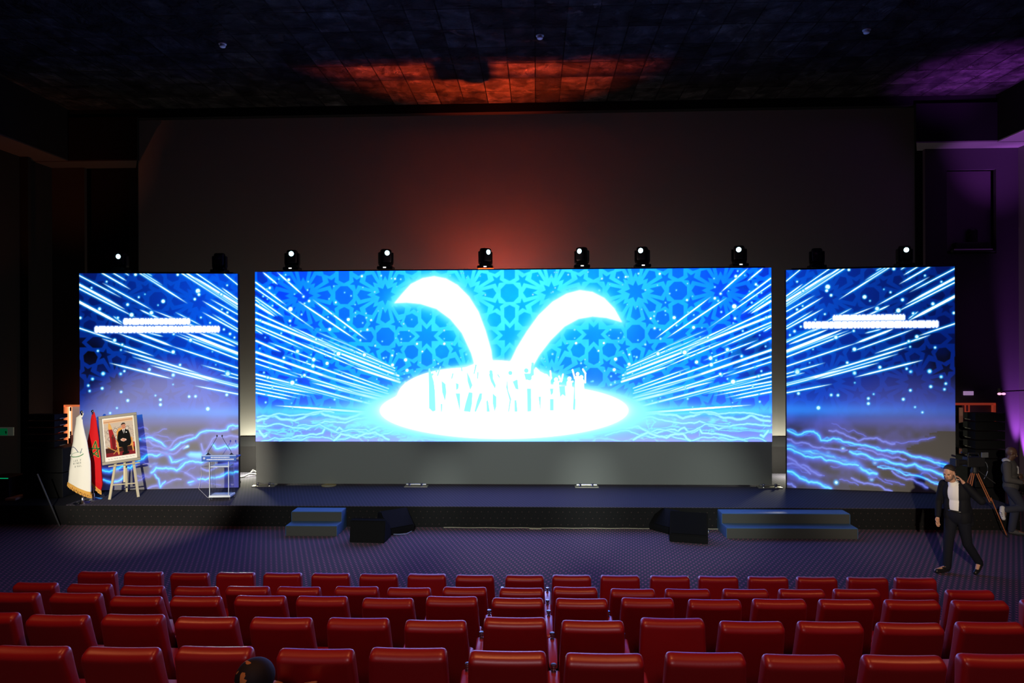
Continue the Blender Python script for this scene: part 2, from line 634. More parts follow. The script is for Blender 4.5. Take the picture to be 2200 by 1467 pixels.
    gaps = [[(435, 220), (447, 210), (482, 330), (492, 420), (496, 580), (470, 588), (440, 560)], [(550, 320), (585, 350), (592, 420), (580, 500), (555, 420)],
            [(542, 520), (556, 520), (552, 590), (544, 590)], [(675, 340), (702, 350), (697, 390), (680, 402)], [(673, 430), (712, 430), (712, 590)],
            [(790, 420), (822, 425), (817, 520), (802, 592), (745, 585), (760, 520)], [(773, 240), (802, 300), (822, 360), (802, 402), (780, 330)],
            [(848, 180), (862, 182), (842, 260), (830, 270)], [(885, 430), (907, 430), (902, 480), (852, 590), (838, 590), (860, 500)],
            [(943, 500), (957, 488), (974, 590), (947, 590)], [(985, 230), (1002, 260), (1002, 300), (1027, 360), (1020, 392), (985, 330), (968, 270)],
            [(1000, 430), (1032, 460), (1032, 540), (1015, 590), (1000, 520)], [(1128, 300), (1134, 400), (1162, 480), (1142, 590), (1133, 590), (1148, 490), (1118, 380)],
            [(1175, 330), (1217, 310), (1227, 400), (1200, 392)], [(1190, 490), (1207, 490), (1217, 590), (1190, 590)],
            [(1275, 260), (1330, 260), (1340, 165), (1360, 165), (1362, 280), (1330, 320), (1290, 318)], [(1300, 390), (1337, 390), (1337, 585), (1303, 590)],
            [(1400, 460), (1422, 460), (1417, 590)], [(1500, 390), (1532, 390), (1527, 430), (1510, 450)], [(1500, 480), (1532, 480), (1532, 580), (1500, 580)],
            [(1580, 370), (1632, 370), (1637, 460), (1610, 440), (1590, 465)], [(1713, 350), (1747, 350), (1752, 400), (1722, 580), (1700, 570)]]
    for gpoly in gaps:
        P.poly([Q(*p) for p in gpoly], cy_)
    for (x, y, r) in ((1155, 255, 18), (1295, 235, 20), (985, 245, 15), (470, 265, 10), (505, 240, 9)):
        P.dot(*Q(x, y), r / KK, cy_)
    for (a, b) in (((540, 200), (515, 275)), ((727, 210), (730, 235)), ((870, 250), (868, 300)), ((1045, 270), (1065, 300)), ((650, 260), (640, 300))):
        P.seg(*Q(*a), *Q(*b), 2.6, cy_)
    wh = C(245, 255, 255)
    for (x, y, r) in ((1360, 295, 20), (1465, 285, 20), (1555, 312, 18), (1670, 305, 18), (1742, 265, 16), (1775, 292, 17), (1082, 268, 16)):
        P.dot(*Q(x, y), r / KK, wh)
        P.seg(*Q(x, y + 36), *Q(x, 470), 11.5, wh)
        P.seg(*Q(x - 8, 470), *Q(x - 12, 590), 5.5, wh)
        P.seg(*Q(x + 8, 470), *Q(x + 12, 590), 5.5, wh)
    for pts in (((1378, 215), (1402, 240), (1410, 300), (1385, 340)), ((1505, 240), (1512, 300), (1490, 335)), ((1615, 268), (1603, 320), (1570, 335)),
                ((1580, 285), (1600, 330)), ((1698, 230), (1718, 300), (1735, 320)), ((1788, 225), (1810, 260), (1808, 340)), ((1700, 330), (1655, 345)),
                ((1330, 335), (1300, 320))):
        P.line([Q(*p) for p in pts], 3.6, wh)
    lum = P.c.min(axis=2)
    return P, lum


SIDE_STREAKS = [((120, 180), (630, 450), 8), ((120, 290), (670, 590), 18), ((120, 340), (820, 700), 9), ((120, 500), (640, 780), 20), ((120, 815), (540, 960), 9),
                ((395, 150), (740, 350), 10), ((530, 150), (690, 245), 8), ((675, 150), (720, 180), 6), ((850, 150), (1430, 520), 11), ((890, 150), (1130, 300), 6),
                ((935, 150), (1000, 185), 5), ((390, 265), (1000, 600), 9), ((1000, 600), (2040, 1005), 14), ((1360, 150), (2040, 585), 11), ((1420, 150), (2040, 560), 12),
                ((1535, 150), (2040, 495), 8), ((1500, 190), (2040, 525), 16), ((1880, 155), (2040, 285), 8), ((1840, 320), (2040, 465), 10), ((1700, 460), (2040, 650), 8),
                ((1600, 480), (2040, 740), 12), ((1600, 620), (2040, 860), 11), ((1720, 640), (2040, 830), 7), ((1270, 620), (1600, 790), 6), ((840, 590), (1120, 720), 10),
                ((560, 870), (1290, 1140), 9), ((800, 870), (1240, 1040), 16), ((1180, 1020), (2040, 1310), 10), ((930, 870), (1130, 920), 7), ((1250, 890), (2040, 1200), 10),
                ((1300, 880), (2040, 1150), 10), ((1380, 870), (2040, 1130), 22), ((1550, 870), (2020, 1050), 14), ((1700, 860), (2040, 1020), 8), ((380, 940), (1020, 1160), 10),
                ((640, 1085), (1600, 1385), 12), ((740, 1160), (1500, 1390), 8), ((1300, 1330), (2040, 1530), 22), ((470, 1235), (1250, 1440), 11), ((1580, 1265), (2040, 1400), 8),
                ((1820, 1385), (2040, 1440), 7), ((960, 1265), (1700, 1470), 10), ((1500, 1520), (2040, 1630), 9), ((1700, 1450), (2040, 1540), 7), ((520, 665), (640, 760), 6)]
SIDE_DOTS = [(795, 165, 17), (1307, 165, 15), (447, 252, 9), (265, 328, 9), (1553, 364, 28), (1565, 408, 17), (1514, 464, 15), (1128, 490, 22), (833, 440, 10), (698, 530, 16),
             (360, 582, 17), (130, 691, 14), (745, 655, 24), (985, 630, 22), (580, 690, 13), (1066, 537, 6), (908, 404, 5), (1912, 294, 10), (1840, 405, 16), (1847, 588, 9),
             (1914, 628, 13), (1588, 688, 10), (1700, 754, 10), (1870, 835, 12), (1945, 890, 15), (2000, 935, 11), (540, 963, 19), (630, 1017, 14), (338, 1090, 11), (615, 1080, 8),
             (1247, 1108, 21), (1330, 1267, 14), (400, 1365, 18), (655, 1337, 12), (608, 1370, 11), (957, 1320, 17), (272, 1430, 11), (1247, 1390, 15), (1912, 1368, 26),
             (1460, 965, 20), (1727, 1108, 5), (1768, 1268, 4), (1254, 890, 12)]


def draw_side(right):
    # drawn in the frame of the left screen (photo px); the right one is its mirror with its own ground
    P = Pic(171, 587, 512, 1052, 340, 464)
    X, Y = P.X, P.Y
    xr = np.clip((X - 171) / 341, 0, 1)
    D = lerp(np.broadcast_to(C(0, 18, 92), X.shape + (3,)), C(0, 66, 215), np.clip(xr * 1.25, 0, 1))
    S = lerp(np.broadcast_to(C(0, 38, 132), X.shape + (3,)), C(0, 88, 235), np.clip(xr * 1.25, 0, 1))
    if right:
        D = lerp(np.broadcast_to(C(0, 15, 80), X.shape + (3,)), C(0, 58, 200), np.clip(xr ** 1.3, 0, 1))
        S = lerp(np.broadcast_to(C(0, 30, 118), X.shape + (3,)), C(0, 88, 228), np.clip(xr ** 1.3, 0, 1))
    m = lattice(X, Y, 250, 824, 178)
    P.c = lerp(S, D, m)
    n = fbm(X.shape, 70, 4 if not right else 14)
    dk = np.clip((n - 0.38) * 3.0, 0, 1) * np.clip(1.0 - xr * 2.6, 0, 1) * np.clip((Y - 700) / 60, 0, 1) * np.clip((880 - Y) / 60, 0, 1) * m
    P.c = lerp(P.c, C(2, 3, 12), np.clip(dk * 1.3, 0, 1))
    mid = np.clip((Y - 760) / 100, 0, 1)
    P.c = lerp(P.c, lerp(lerp(np.broadcast_to(C(20, 40, 130), X.shape + (3,)), C(26, 66, 200), xr), C(22, 44, 135), m * 0.5), mid * 0.75)
    g = np.clip((Y - 880) / 26, 0, 1)
    hzn = fbm(X.shape, 60, 77 + right, 4)
    lav = np.clip((hzn - 0.47) * 5, 0, 1) * (0.35 + 0.65 * xr)
    P.c = lerp(P.c, lerp(np.broadcast_to(C(26, 26, 56), X.shape + (3,)), C(64, 66, 158), lav), g * 0.95)
    P.c = lerp(P.c, C(70, 80, 190), g * np.exp(-((Y - 905) / 16) ** 2) * 0.6)
    hz = np.exp(-((Y - 887 - (0 if not right else -3)) / 13.0) ** 2) * (0.2 + 0.8 * xr ** 1.2)
    P.c = lerp(P.c, C(40, 165, 255), np.clip(hz, 0, 1) * 0.95)
    P.c = lerp(P.c, C(30, 95, 235), np.exp(-((Y - 880) / 26) ** 2) * 0.55 * (0.5 + 0.5 * xr))
    g2 = np.clip((Y - 935) / 90, 0, 1)
    if right:
        # coarse blocks where the picture is switched to black in the outer lower corner
        bx = np.floor((512 - X) / 9.0)
        by = np.floor((Y - 587) / 9.0)
        edge = 40 + 13 * np.clip((Y - 925) / 9.0, 0, 14)
        blk = (Y > 925 + 0.0 * bx) & ((X - 171) < np.floor(edge / 9) * 9 + 6 * ((by % 3) - 1))
        P.c = lerp(P.c, C(4, 4, 10), blk * 0.9)
        blk2 = (Y > 1000) & ((X - 171) < 190)
        P.c = lerp(P.c, C(6, 5, 12), blk2 * 0.85)
    else:
        P.c = lerp(P.c, C(16, 15, 34), g2 * 0.55 * (1 - 0.5 * xr) * (1 - lav))
    K = 5.642
    for a, b, w in SIDE_STREAKS:
        tp = 2 if a[0] > 140 and b[0] < 2030 and a[1] > 160 else (1 if b[0] < 2030 else (-1 if a[0] > 140 and a[1] > 160 else 0))
        P.seg(150 + a[0] / K, 560 + a[1] / K, 150 + b[0] / K, 560 + b[1] / K, w / K * 1.5, C(235, 255, 255), 2.6, C(0, 165, 255), tp, 0.75)
    for x, y, r in SIDE_DOTS:
        P.dot(150 + x / K, 560 + y / K, r / K * 0.95, C(225, 255, 255), 1.8, C(30, 180, 255))
    for x, y, r in ((315, 12, 18), (527, 17, 11), (188, 75, 12), (137, 154, 12), (303, 190, 15), (152, 220, 11), (530, 235, 13), (610, 340, 15), (397, 490, 10), (479, 430, 8),
                    (1162, 35, 17), (1005, 335, 14), (1005, 395, 16), (945, 283, 7), (1355, 300, 14), (1433, 298, 14), (1817, 283, 16), (1583, 453, 22), (1160, 150, 5), (1830, 25, 26)):
        P.dot(165 + x / K, 800 + y / K, r / K * 0.95, C(205, 250, 255), 1.8, C(40, 180, 255))
    # lightning on the ground
    rng = random.Random(11 if not right else 23)
    br, dm = C(95, 225, 255), C(105, 120, 225)
    if not right:
        def Q(x, y):
            return 165 + x / K, 800 + y / K
        Ls = [([(750, 810), (850, 790), (950, 830), (1050, 900), (1140, 945), (1250, 860), (1380, 820), (1480, 750), (1600, 720), (1820, 715), (1840, 670), (1890, 655), (1965, 668)], 1),
              ([(690, 1100), (760, 1060), (820, 1020), (900, 1000), (960, 1020), (1080, 990), (1130, 1060), (1140, 1100), (1230, 1080), (1330, 1060)], 1),
              ([(890, 1220), (950, 1160), (1070, 1165), (1200, 1200), (1300, 1110), (1360, 1090), (1500, 1110), (1600, 1060)], 1.2),
              ([(1340, 1350), (1450, 1310), (1550, 1320), (1700, 1290), (1800, 1250), (1960, 1230)], 1),
              ([(1640, 890), (1680, 940), (1750, 930), (1800, 910), (1880, 930), (1960, 900)], 1.2),
              ([(300, 1180), (380, 1200), (450, 1170), (560, 1130), (640, 1160), (700, 1100)], 1), ([(290, 1290), (420, 1330), (520, 1300), (560, 1250)], 0.8),
              ([(780, 810), (860, 830), (960, 900), (1100, 930), (1240, 800), (1400, 770)], 0.4), ([(760, 930), (860, 960), (1000, 970), (1160, 1000), (1300, 900)], 0.4),
              ([(850, 1410), (950, 1380), (1040, 1365), (1250, 1310)], 0.5), ([(930, 1240), (980, 1300), (1000, 1400), (1060, 1330)], 0.7),
              ([(1500, 880), (1530, 1000), (1640, 820), (1800, 800), (1960, 800)], 0.4), ([(1500, 1180), (1620, 1200), (1780, 1130), (1960, 1120)], 0.5),
              ([(1300, 1230), (1380, 1270), (1440, 1330)], 0.4)]
        P.poly([Q(*p_) for p_ in ((1330, 1010), (1370, 985), (1450, 990), (1540, 985), (1600, 1040), (1500, 1115), (1430, 1080), (1360, 1100))], C(120, 235, 255), 5, C(60, 150, 250), 0.9, 5)
        for (x, y) in ((1310, 915), (910, 1130), (1390, 1360), (1910, 690)):
            P.seg(*Q(x - 25, y + 8), *Q(x + 25, y - 8), 4, C(200, 255, 255), 2.5, C(60, 180, 255))
    else:
        KR = 3.335

        def Q(x, y):
            px, py = 1680 + x / KR, 820 + y / KR
            u = (px - 1691) / 362.0
            v = (py - (579.6 - 7.1 * u)) / (468.4 + 19.1 * u)
            return 512 - u * 341, 587 + v * 465
        Ls = [([(40, 345), (120, 380), (210, 355), (260, 370), (290, 420), (380, 405), (450, 430), (560, 450), (660, 470), (730, 495), (880, 505), (1000, 540), (1100, 580), (1200, 605)], 1),
              ([(350, 350), (450, 370), (560, 425), (650, 405), (740, 430), (820, 445)], 0.6), ([(40, 460), (110, 490), (210, 500), (290, 520), (380, 540), (470, 570), (540, 580), (590, 630), (690, 660)], 1.5),
              ([(40, 480), (150, 520), (260, 540), (330, 565), (450, 590), (560, 600)], 1.1), ([(500, 500), (600, 520), (700, 560), (850, 590), (960, 590), (1050, 630), (1180, 690)], 1.2),
              ([(40, 590), (120, 600), (200, 620), (240, 650), (290, 670)], 0.6), ([(40, 640), (110, 670), (200, 720), (280, 730), (360, 765)], 1.3),
              ([(40, 410), (100, 440), (200, 445), (330, 480), (480, 490)], 0.5), ([(700, 610), (850, 640), (950, 670), (1050, 700), (1150, 740)], 0.7),
              ([(510, 690), (600, 730), (700, 740), (800, 785)], 0.6), ([(40, 730), (100, 755)], 0.6), ([(40, 540), (80, 560), (130, 600), (210, 660)], 0.6),
              ([(560, 480), (700, 520), (800, 545), (900, 560)], 0.35), ([(800, 640), (900, 700), (1000, 730), (1050, 760)], 0.35)]
        for (x, y) in ((400, 722), (450, 483), (680, 577), (850, 640), (655, 697), (340, 515)):
            P.dot(*Q(x, y), 3.0, C(200, 255, 255), 3.5, C(60, 180, 255))
    rg = random.Random(5 + right)
    extra = []
    for _ in range(16):
        x_, y_ = rg.uniform(180, 500), rg.uniform(925, 1045)
        n_ = rg.randint(3, 6)
        pp = [(x_, y_)]
        for _k in range(n_):
            x_ += rg.uniform(8, 20)
            y_ += rg.uniform(-9, 6)
            pp.append((x_, y_))
        extra.append((pp, rg.choice((0.25, 0.3, 0.45))))
    for pp, k in extra:
        P.line(jag(pp, rng, 8.0, 2), 1.4 + 2 * k, C(80, 92, 205), 5.0, C(66, 72, 170), 0.3)
    for pts, k in Ls:
        j = jag([Q(*p) for p in pts], rng, 9.0, 3)
        if k >= 0.7:
            P.line(j, 5.5 * k, C(85, 110, 220), 6.0 * k, C(70, 85, 205), 0.35)
            P.line(jag([Q(*p) for p in pts], rng, 11.0, 3), 2.4 * k, C(60, 160, 250), 2.5, C(60, 120, 240), 0.4)
            P.line(j, 2.7 * k, br, 3.2 * k, C(45, 150, 250), 0.5)
        else:
            P.line(j, 3.2, dm, 4.0, C(85, 95, 205), 0.4)
    # two blurred lines of writing
    if right:
        P.c = P.c[:, ::-1].copy()
        xm = lambda px: 171 + (px - 1691) / 362.0 * 341
        rows = [(1792, 1951, 684, 7.0), (1728, 2021, 698.5, 7.4)]
    else:
        xm = lambda px: px
        rows = [(262, 410, 690.5, 7.0), (201, 475, 707.5, 7.4)]
    P.X = P.X
    for (xa, xb, yy, hh) in rows:
        x = xa + 4
        blobs = []
        while x < xb - 3:
            wv = rng.choice((2.6, 4.5, 6.0, 7.5, 10.0, 14.0))
            yb = yy - (0.0 if not right else 0)
            x2 = min(x + wv, xb - 4)
            cx0, cx1 = xm(x), xm(x2)
            yt = 587 + (yb - 575) / 487.5 * 465 if right else yb
            q_ = rng.choice((2.6, 3.4, 4.2))
            pts = [(cx0 - 2.0, yt - hh + q_), (cx0 + 0.6, yt - hh), (cx1 - 0.6, yt - hh), (cx1 + 2.0, yt - hh + 3), (cx1 + 2.0, yt + hh - q_), (cx1 - 0.6, yt + hh),
                   (cx0 + 0.6, yt + hh), (cx0 - 2.0, yt + hh - 3)]
            blobs.append(pts)
            x += wv + 2.9
        for pts in blobs:
            P.poly(pts, WHT, 1.6, C(120, 170, 255), 0.0, 1.1)
        for pts in blobs:
            P.poly(pts, WHT, 0, None, 1.0, 1.3)
    return P, P.c.min(axis=2)


def to_lin(c):
    c = np.clip(c, 0, 1)
    return np.where(c <= 0.04045, c / 12.92, ((c + 0.055) / 1.055) ** 2.4)


def grid_mesh(name, rgb, fn):
    """rgb (h,w,3) row 0 = top; fn(u,v) -> arrays of x,y,z"""
    h, w, _ = rgb.shape
    U, V = np.meshgrid(np.linspace(0, 1, w), np.linspace(0, 1, h))
    co = np.stack(fn(U, V), axis=-1).reshape(-1, 3).astype(np.float32)
    me = bpy.data.meshes.new(name)
    nf = (h - 1) * (w - 1)
    idx = np.arange(h * w).reshape(h, w)
    quads = np.stack([idx[1:, :-1], idx[1:, 1:], idx[:-1, 1:], idx[:-1, :-1]], axis=-1).reshape(-1)
    me.vertices.add(h * w)
    me.vertices.foreach_set('co', co.reshape(-1))
    me.loops.add(nf * 4)
    me.loops.foreach_set('vertex_index', quads.astype(np.int32))
    me.polygons.add(nf)
    me.polygons.foreach_set('loop_start', (np.arange(nf) * 4).astype(np.int32))
    me.update(calc_edges=True)
    at = me.color_attributes.new('picture', 'FLOAT_COLOR', 'POINT')
    col = np.ones((h * w, 4), np.float32)
    col[:, :3] = rgb.reshape(-1, 3)
    at.data.foreach_set('color', col.reshape(-1))
    return me


def picture_mat(name, emit, strength=1.0, base=0.2, rough=0.5, spec=0.3):
    m = bpy.data.materials.new(name)
    m.use_nodes = True
    nt = m.node_tree
    b = nt.nodes['Principled BSDF']
    a = nt.nodes.new('ShaderNodeAttribute')
    a.attribute_name = 'picture'
    b.inputs['Roughness'].default_value = rough
    b.inputs['Specular IOR Level'].default_value = spec
    if emit:
        b.inputs['Base Color'].default_value = (base, base, base, 1)
        nt.links.new(a.outputs['Color'], b.inputs['Emission Color'])
        b.inputs['Emission Strength'].default_value = strength
        m.cycles.emission_sampling = 'FRONT'
    else:
        nt.links.new(a.outputs['Color'], b.inputs['Base Color'])
    return m


LED_MAT = picture_mat('led_panel', True, 1.0, 0.20, 0.55, 0.25)
PRINT_MAT = picture_mat('printed', False, rough=0.7, spec=0.08)
CLOTH_MAT = picture_mat('flag_cloth', False, rough=0.8)

BLACK = mat('black_metal', (0.012, 0.012, 0.014), 0.55)
BLACKM = mat('black_matte', (0.008, 0.008, 0.010), 0.85, spec=0.2)
CHROME = mat('chrome', (0.8, 0.8, 0.82), 0.15, 1.0)


# ------------------------------------------------------------------ room shell
def carpet_mat(name, base, dash, scale=1.0, vertical=False, dashamt=1.0, dsz=1.0):
    m = bpy.data.materials.new(name)
    m.use_nodes = True
    nt = m.node_tree
    b = nt.nodes['Principled BSDF']
    b.inputs['Roughness'].default_value = 0.95
    b.inputs['Specular IOR Level'].default_value = 0.15
    N = lambda t, **k: nt.nodes.new(t)
    tc = N('ShaderNodeTexCoord')
    sp = N('ShaderNodeSeparateXYZ')
    nt.links.new(tc.outputs['Object'], sp.inputs[0])

    def math_(op, a, b_=None, c=None):
        n = N('ShaderNodeMath')
        n.operation = op
        for i, v in enumerate((a, b_, c)):
            if v is None:
                continue
            if isinstance(v, (int, float)):
                n.inputs[i].default_value = v
            else:
                nt.links.new(v, n.inputs[i])
        return n.outputs[0]
    ax = sp.outputs['X']
    ay = sp.outputs['Z'] if vertical else sp.outputs['Y']
    cx, cy = 0.092 * scale, 0.085 * scale
    noise = N('ShaderNodeTexNoise')
    noise.inputs['Scale'].default_value = 5.0
    nt.links.new(tc.outputs['Object'], noise.inputs['Vector'])
    v = math_('DIVIDE', ay, cy)
    row = math_('FLOOR', v)
    fv = math_('SUBTRACT', v, row)
    sh = math_('MULTIPLY', row, 0.37)
    u = math_('ADD', math_('DIVIDE', ax, cx), sh)
    fu = math_('FRACT', u)
    du = math_('ABSOLUTE', math_('SUBTRACT', fu, 0.5))
    dv = math_('ABSOLUTE', math_('SUBTRACT', fv, 0.5))
    a = math_('LESS_THAN', du, 0.17 * dsz)
    c_ = math_('LESS_THAN', dv, 0.21 * dsz)
    mk = math_('MULTIPLY', a, c_)
    # second, fainter lattice
    u2 = math_('FRACT', math_('ADD', u, 0.5))
    v2 = math_('FRACT', math_('ADD', v, 0.5))
    a2 = math_('LESS_THAN', math_('ABSOLUTE', math_('SUBTRACT', u2, 0.5)), 0.10 * dsz)
    c2 = math_('LESS_THAN', math_('ABSOLUTE', math_('SUBTRACT', v2, 0.5)), 0.14 * dsz)
    mk2 = math_('MULTIPLY', math_('MULTIPLY', a2, c2), 0.5)
    tot = math_('MULTIPLY', math_('MAXIMUM', mk, mk2), dashamt)
    mx = N('ShaderNodeMix')
    mx.data_type = 'RGBA'
    nt.links.new(tot, mx.inputs[0])
    mx.inputs[6].default_value = (*base, 1)
    mx.inputs[7].default_value = (*dash, 1)
    nt.links.new(mx.outputs[2], b.inputs['Base Color'])
    return m


CARPET = carpet_mat('hall_carpet', (0.055, 0.060, 0.085), (0.36, 0.12, 0.22), 1.0)
STAGE_CARPET = carpet_mat('stage_carpet', (0.040, 0.042, 0.058), (0.10, 0.07, 0.11), 0.8, False, 0.8)
STAGE_FRONT = carpet_mat('stage_front_carpet', (0.009, 0.009, 0.010), (0.07, 0.045, 0.045), 1.5, True, 0.5, 0.4)


def wall_mat(name, c, rough=0.9):
    return mat(name, c, rough, spec=0.2, bump=0.15, bscale=25)


WALL = wall_mat('dark_wall', (0.012, 0.011, 0.013))
WALL_L = wall_mat('dark_wall_left', (0.035, 0.028, 0.028))

# ceiling: loose, creased square panels
cm = bpy.data.materials.new('ceiling_panels')
cm.use_nodes = True
nt = cm.node_tree
pb = nt.nodes['Principled BSDF']
pb.inputs['Base Color'].default_value = (0.05, 0.05, 0.055, 1)
pb.inputs['Specular IOR Level'].default_value = 0.45
tc = nt.nodes.new('ShaderNodeTexCoord')
br = nt.nodes.new('ShaderNodeTexBrick')
br.offset = 0.0
br.inputs['Scale'].default_value = 1.0
br.inputs['Brick Width'].default_value = 0.58
br.inputs['Row Height'].default_value = 0.80
br.inputs['Mortar Size'].default_value = 0.012
br.inputs['Color1'].default_value = (0.018, 0.018, 0.018, 1)
br.inputs['Color2'].default_value = (0.10, 0.10, 0.10, 1)
br.inputs['Mortar'].default_value = (0, 0, 0, 1)
nt.links.new(tc.outputs['Object'], br.inputs['Vector'])
ns = nt.nodes.new('ShaderNodeTexNoise')
ns.inputs['Scale'].default_value = 2.2
ns.inputs['Detail'].default_value = 8
ns.inputs['Roughness'].default_value = 0.62
ns.inputs['Distortion'].default_value = 0.5
nt.links.new(tc.outputs['Object'], ns.inputs['Vector'])
rg = nt.nodes.new('ShaderNodeMapRange')
rg.inputs[1].default_value = 0.35
rg.inputs[2].default_value = 0.65
nt.links.new(ns.outputs['Fac'], rg.inputs[0])
bp = nt.nodes.new('ShaderNodeBump')
bp.inputs['Strength'].default_value = 1.0
bp.inputs['Distance'].default_value = 0.16
nt.links.new(rg.outputs[0], bp.inputs['Height'])
nt.links.new(bp.outputs['Normal'], pb.inputs['Normal'])
mx = nt.nodes.new('ShaderNodeMix')
mx.data_type = 'RGBA'
mx.blend_type = 'MULTIPLY'
mx.inputs[0].default_value = 1.0
nt.links.new(br.outputs['Color'], mx.inputs[6])
rg2 = nt.nodes.new('ShaderNodeMapRange')
rg2.inputs[1].default_value = 0.40
rg2.inputs[2].default_value = 0.75
rg2.inputs[3].default_value = 0.25
rg2.inputs[4].default_value = 1.1
ns2 = nt.nodes.new('ShaderNodeTexNoise')
ns2.inputs['Scale'].default_value = 2.6
ns2.inputs['Detail'].default_value = 6
ns2.inputs['Distortion'].default_value = 0.8
nt.links.new(tc.outputs['Object'], ns2.inputs['Vector'])
nt.links.new(ns2.outputs['Fac'], rg2.inputs[0])
cb = nt.nodes.new('ShaderNodeCombineColor')
for i in range(3):
    nt.links.new(rg2.outputs[0], cb.inputs[i])
nt.links.new(cb.outputs[0], mx.inputs[7])
nt.links.new(mx.outputs[2], pb.inputs['Base Color'])
pb.inputs['Roughness'].default_value = 0.27
CEIL = cm

XL = -12.6
ZC = CAM_H + 5.87
SOF = CAM_H + 4.76
cA, cB = at_z(2095, 220, ZC), at_z(2200, 150, ZC)
nA, nB = at_z(2107, 317, SOF), at_z(2200, 284, SOF)
fA, fB = at_z(2143, 331, SOF), at_z(2200, 311, SOF)
print('right', cA, cB, nA, nB, fA, fB)
XR = (fA.x + fB.x) / 2
BX = (cA.x + nA.x + nB.x) / 3
YF, YB = -6.0, 17.75
ZC = CAM_H + 5.87
STAGE_Z, STAGE_Y = 0.429, 13.86
bm = NB()
box(bm, XL - 0.2, XR + 0.2, YF, YB, -0.2, 0)
struct('floor', bm, CARPET, 'navy carpet with small pink dashes between seats and stage')
bm = NB()
box(bm, XL - 0.2, XR + 0.2, YF, YB, ZC, ZC + 0.2)
struct('ceiling', bm, CEIL, 'dark ceiling of creased square panels lit red and violet')
bm = NB()
box(bm, XL - 0.2, XR + 0.2, YB - 0.05, YB + 0.15, 0, ZC)
struct('wall_back', bm, WALL)
# left wall
bm = NB()
box(bm, XL - 0.2, XL, YF, YB, 0, ZC)
struct('wall_left', bm, WALL)
bm = NB()
box(bm, XR, XR + 0.2, YF, YB, 0, ZC)
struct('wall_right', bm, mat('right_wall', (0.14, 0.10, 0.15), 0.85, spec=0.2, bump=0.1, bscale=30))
bm = NB()
box(bm, XL - 0.2, XR + 0.2, YF - 0.2, YF, 0, ZC)
struct('wall_rear', bm, WALL)

# raised stage
sl = at_z(132, 1088, STAGE_Z)
bm = NB()
box(bm, sl.x, 9.55, STAGE_Y, 17.4, 0, STAGE_Z - 0.012)
st_body = struct('stage_platform', bm, STAGE_FRONT, 'low black stage across the front of the hall')
bm = NB()
box(bm, sl.x - 0.01, 9.56, STAGE_Y - 0.015, 17.4, STAGE_Z - 0.012, STAGE_Z)
struct('stage_carpet', bm, STAGE_CARPET, 'dark blue carpet on top of the stage')

# bulkheads above and beside the cinema screen
CX0 = at_y(297, 600, 17.5).x
CX1 = at_y(1967, 600, 17.5).x
BZ1 = at_y(1100, 240, 16.8).z
SOF = CAM_H + 4.76
PURP = mat('upper_wall', (0.05, 0.045, 0.055), 0.8, spec=0.2)
bm = NB()
box(bm, XL, XR, 16.8, 17.0, BZ1, ZC)
struct('trim_1', bm, BLACKM, 'black band above the cinema screen')
RB0 = at_y(1967, 450, 16.8).x
LB0 = at_y(297, 450, 16.8).x
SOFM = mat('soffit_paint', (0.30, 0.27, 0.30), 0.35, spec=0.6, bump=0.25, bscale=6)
SOFL = mat('shaded_soffit_paint', (0.055, 0.045, 0.042), 0.7, spec=0.15)  # darker copy of the soffit paint; the left side's dimness is in its colour
for k, (xa, xb, zb) in enumerate(((RB0, XR, SOF), (XL, LB0, at_y(200, 347, 16.9).z))):
    bm = NB()
    box(bm, xa, xb, 16.75, 16.85, zb, BZ1 + 0.02)
    struct('trim_%d' % (k + 2), bm, BLACKM)
    bm = NB()
    if k == 0:
        prism(bm, [(RB0, 16.75), (XR, 16.75), (XR, 17.45), (CX1 + 0.02, 17.45)], zb - 0.03, zb, 'z')
    else:
        prism(bm, [(XL, 16.75), (LB0, 16.75), (CX0 - 0.02, 17.45), (XL, 17.45)], zb - 0.03, zb, 'z')
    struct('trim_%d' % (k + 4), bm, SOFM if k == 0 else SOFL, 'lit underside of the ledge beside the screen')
# side bulkheads running towards the audience
bm = NB()
prism(bm, [(BX - 0.03, 10.0), (BX, 16.78), (XR, 16.78), (XR, 10.0)], SOF, ZC, 'z')
struct('trim_6', bm, BLACKM)
bm = NB()
prism(bm, [(BX - 0.03, 10.0), (BX, 16.78), (XR, 16.78), (XR, 10.0)], SOF - 0.03, SOF - 0.001, 'z')
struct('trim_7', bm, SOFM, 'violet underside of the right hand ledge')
LS = at_y(200, 347, 16.9).z
LLX = at_z(140, 341, LS).x
print('left ledge', LLX, LS, at_z(150, 350, LS), at_z(0, 291, LS), at_z(0, 309, LS), 'sof', SOF)
bm = NB()
prism(bm, [(XL, 9.0), (LLX, 9.0), (LLX, 16.7), (XL, 16.7)], LS + 0.0, ZC, 'z')
struct('trim_8', bm, BLACKM)
bm = NB()
prism(bm, [(XL, 9.0), (LLX, 9.0), (LLX, 16.7), (XL, 16.7)], LS - 0.03, LS - 0.001, 'z')
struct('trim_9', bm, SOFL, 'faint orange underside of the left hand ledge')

# cinema screen
t = thing('cinema_screen', 'huge grey cinema projection screen hanging behind the lit video walls', 'screen', (0, 17.55, 0))
zt = at_y(1100, 236, 17.5).z
zb = at_y(1100, 938, 17.5).z
bm = NB()
box(bm, CX0, CX1, -0.03, 0.0, zb, zt)
obj('canvas', bm, mat('screen_canvas', (0.30, 0.29, 0.28), 0.9, spec=0.1), t)
bm = NB()
for (a, b, c, d) in ((CX0 - 0.25, CX0, zb - 0.2, zt), (CX1, CX1 + 0.25, zb - 0.2, zt), (CX0, CX1, zb - 0.25, zb)):
    box(bm, a, b, -0.06, 0.03, c, d)
obj('masking', bm, BLACKM, t)

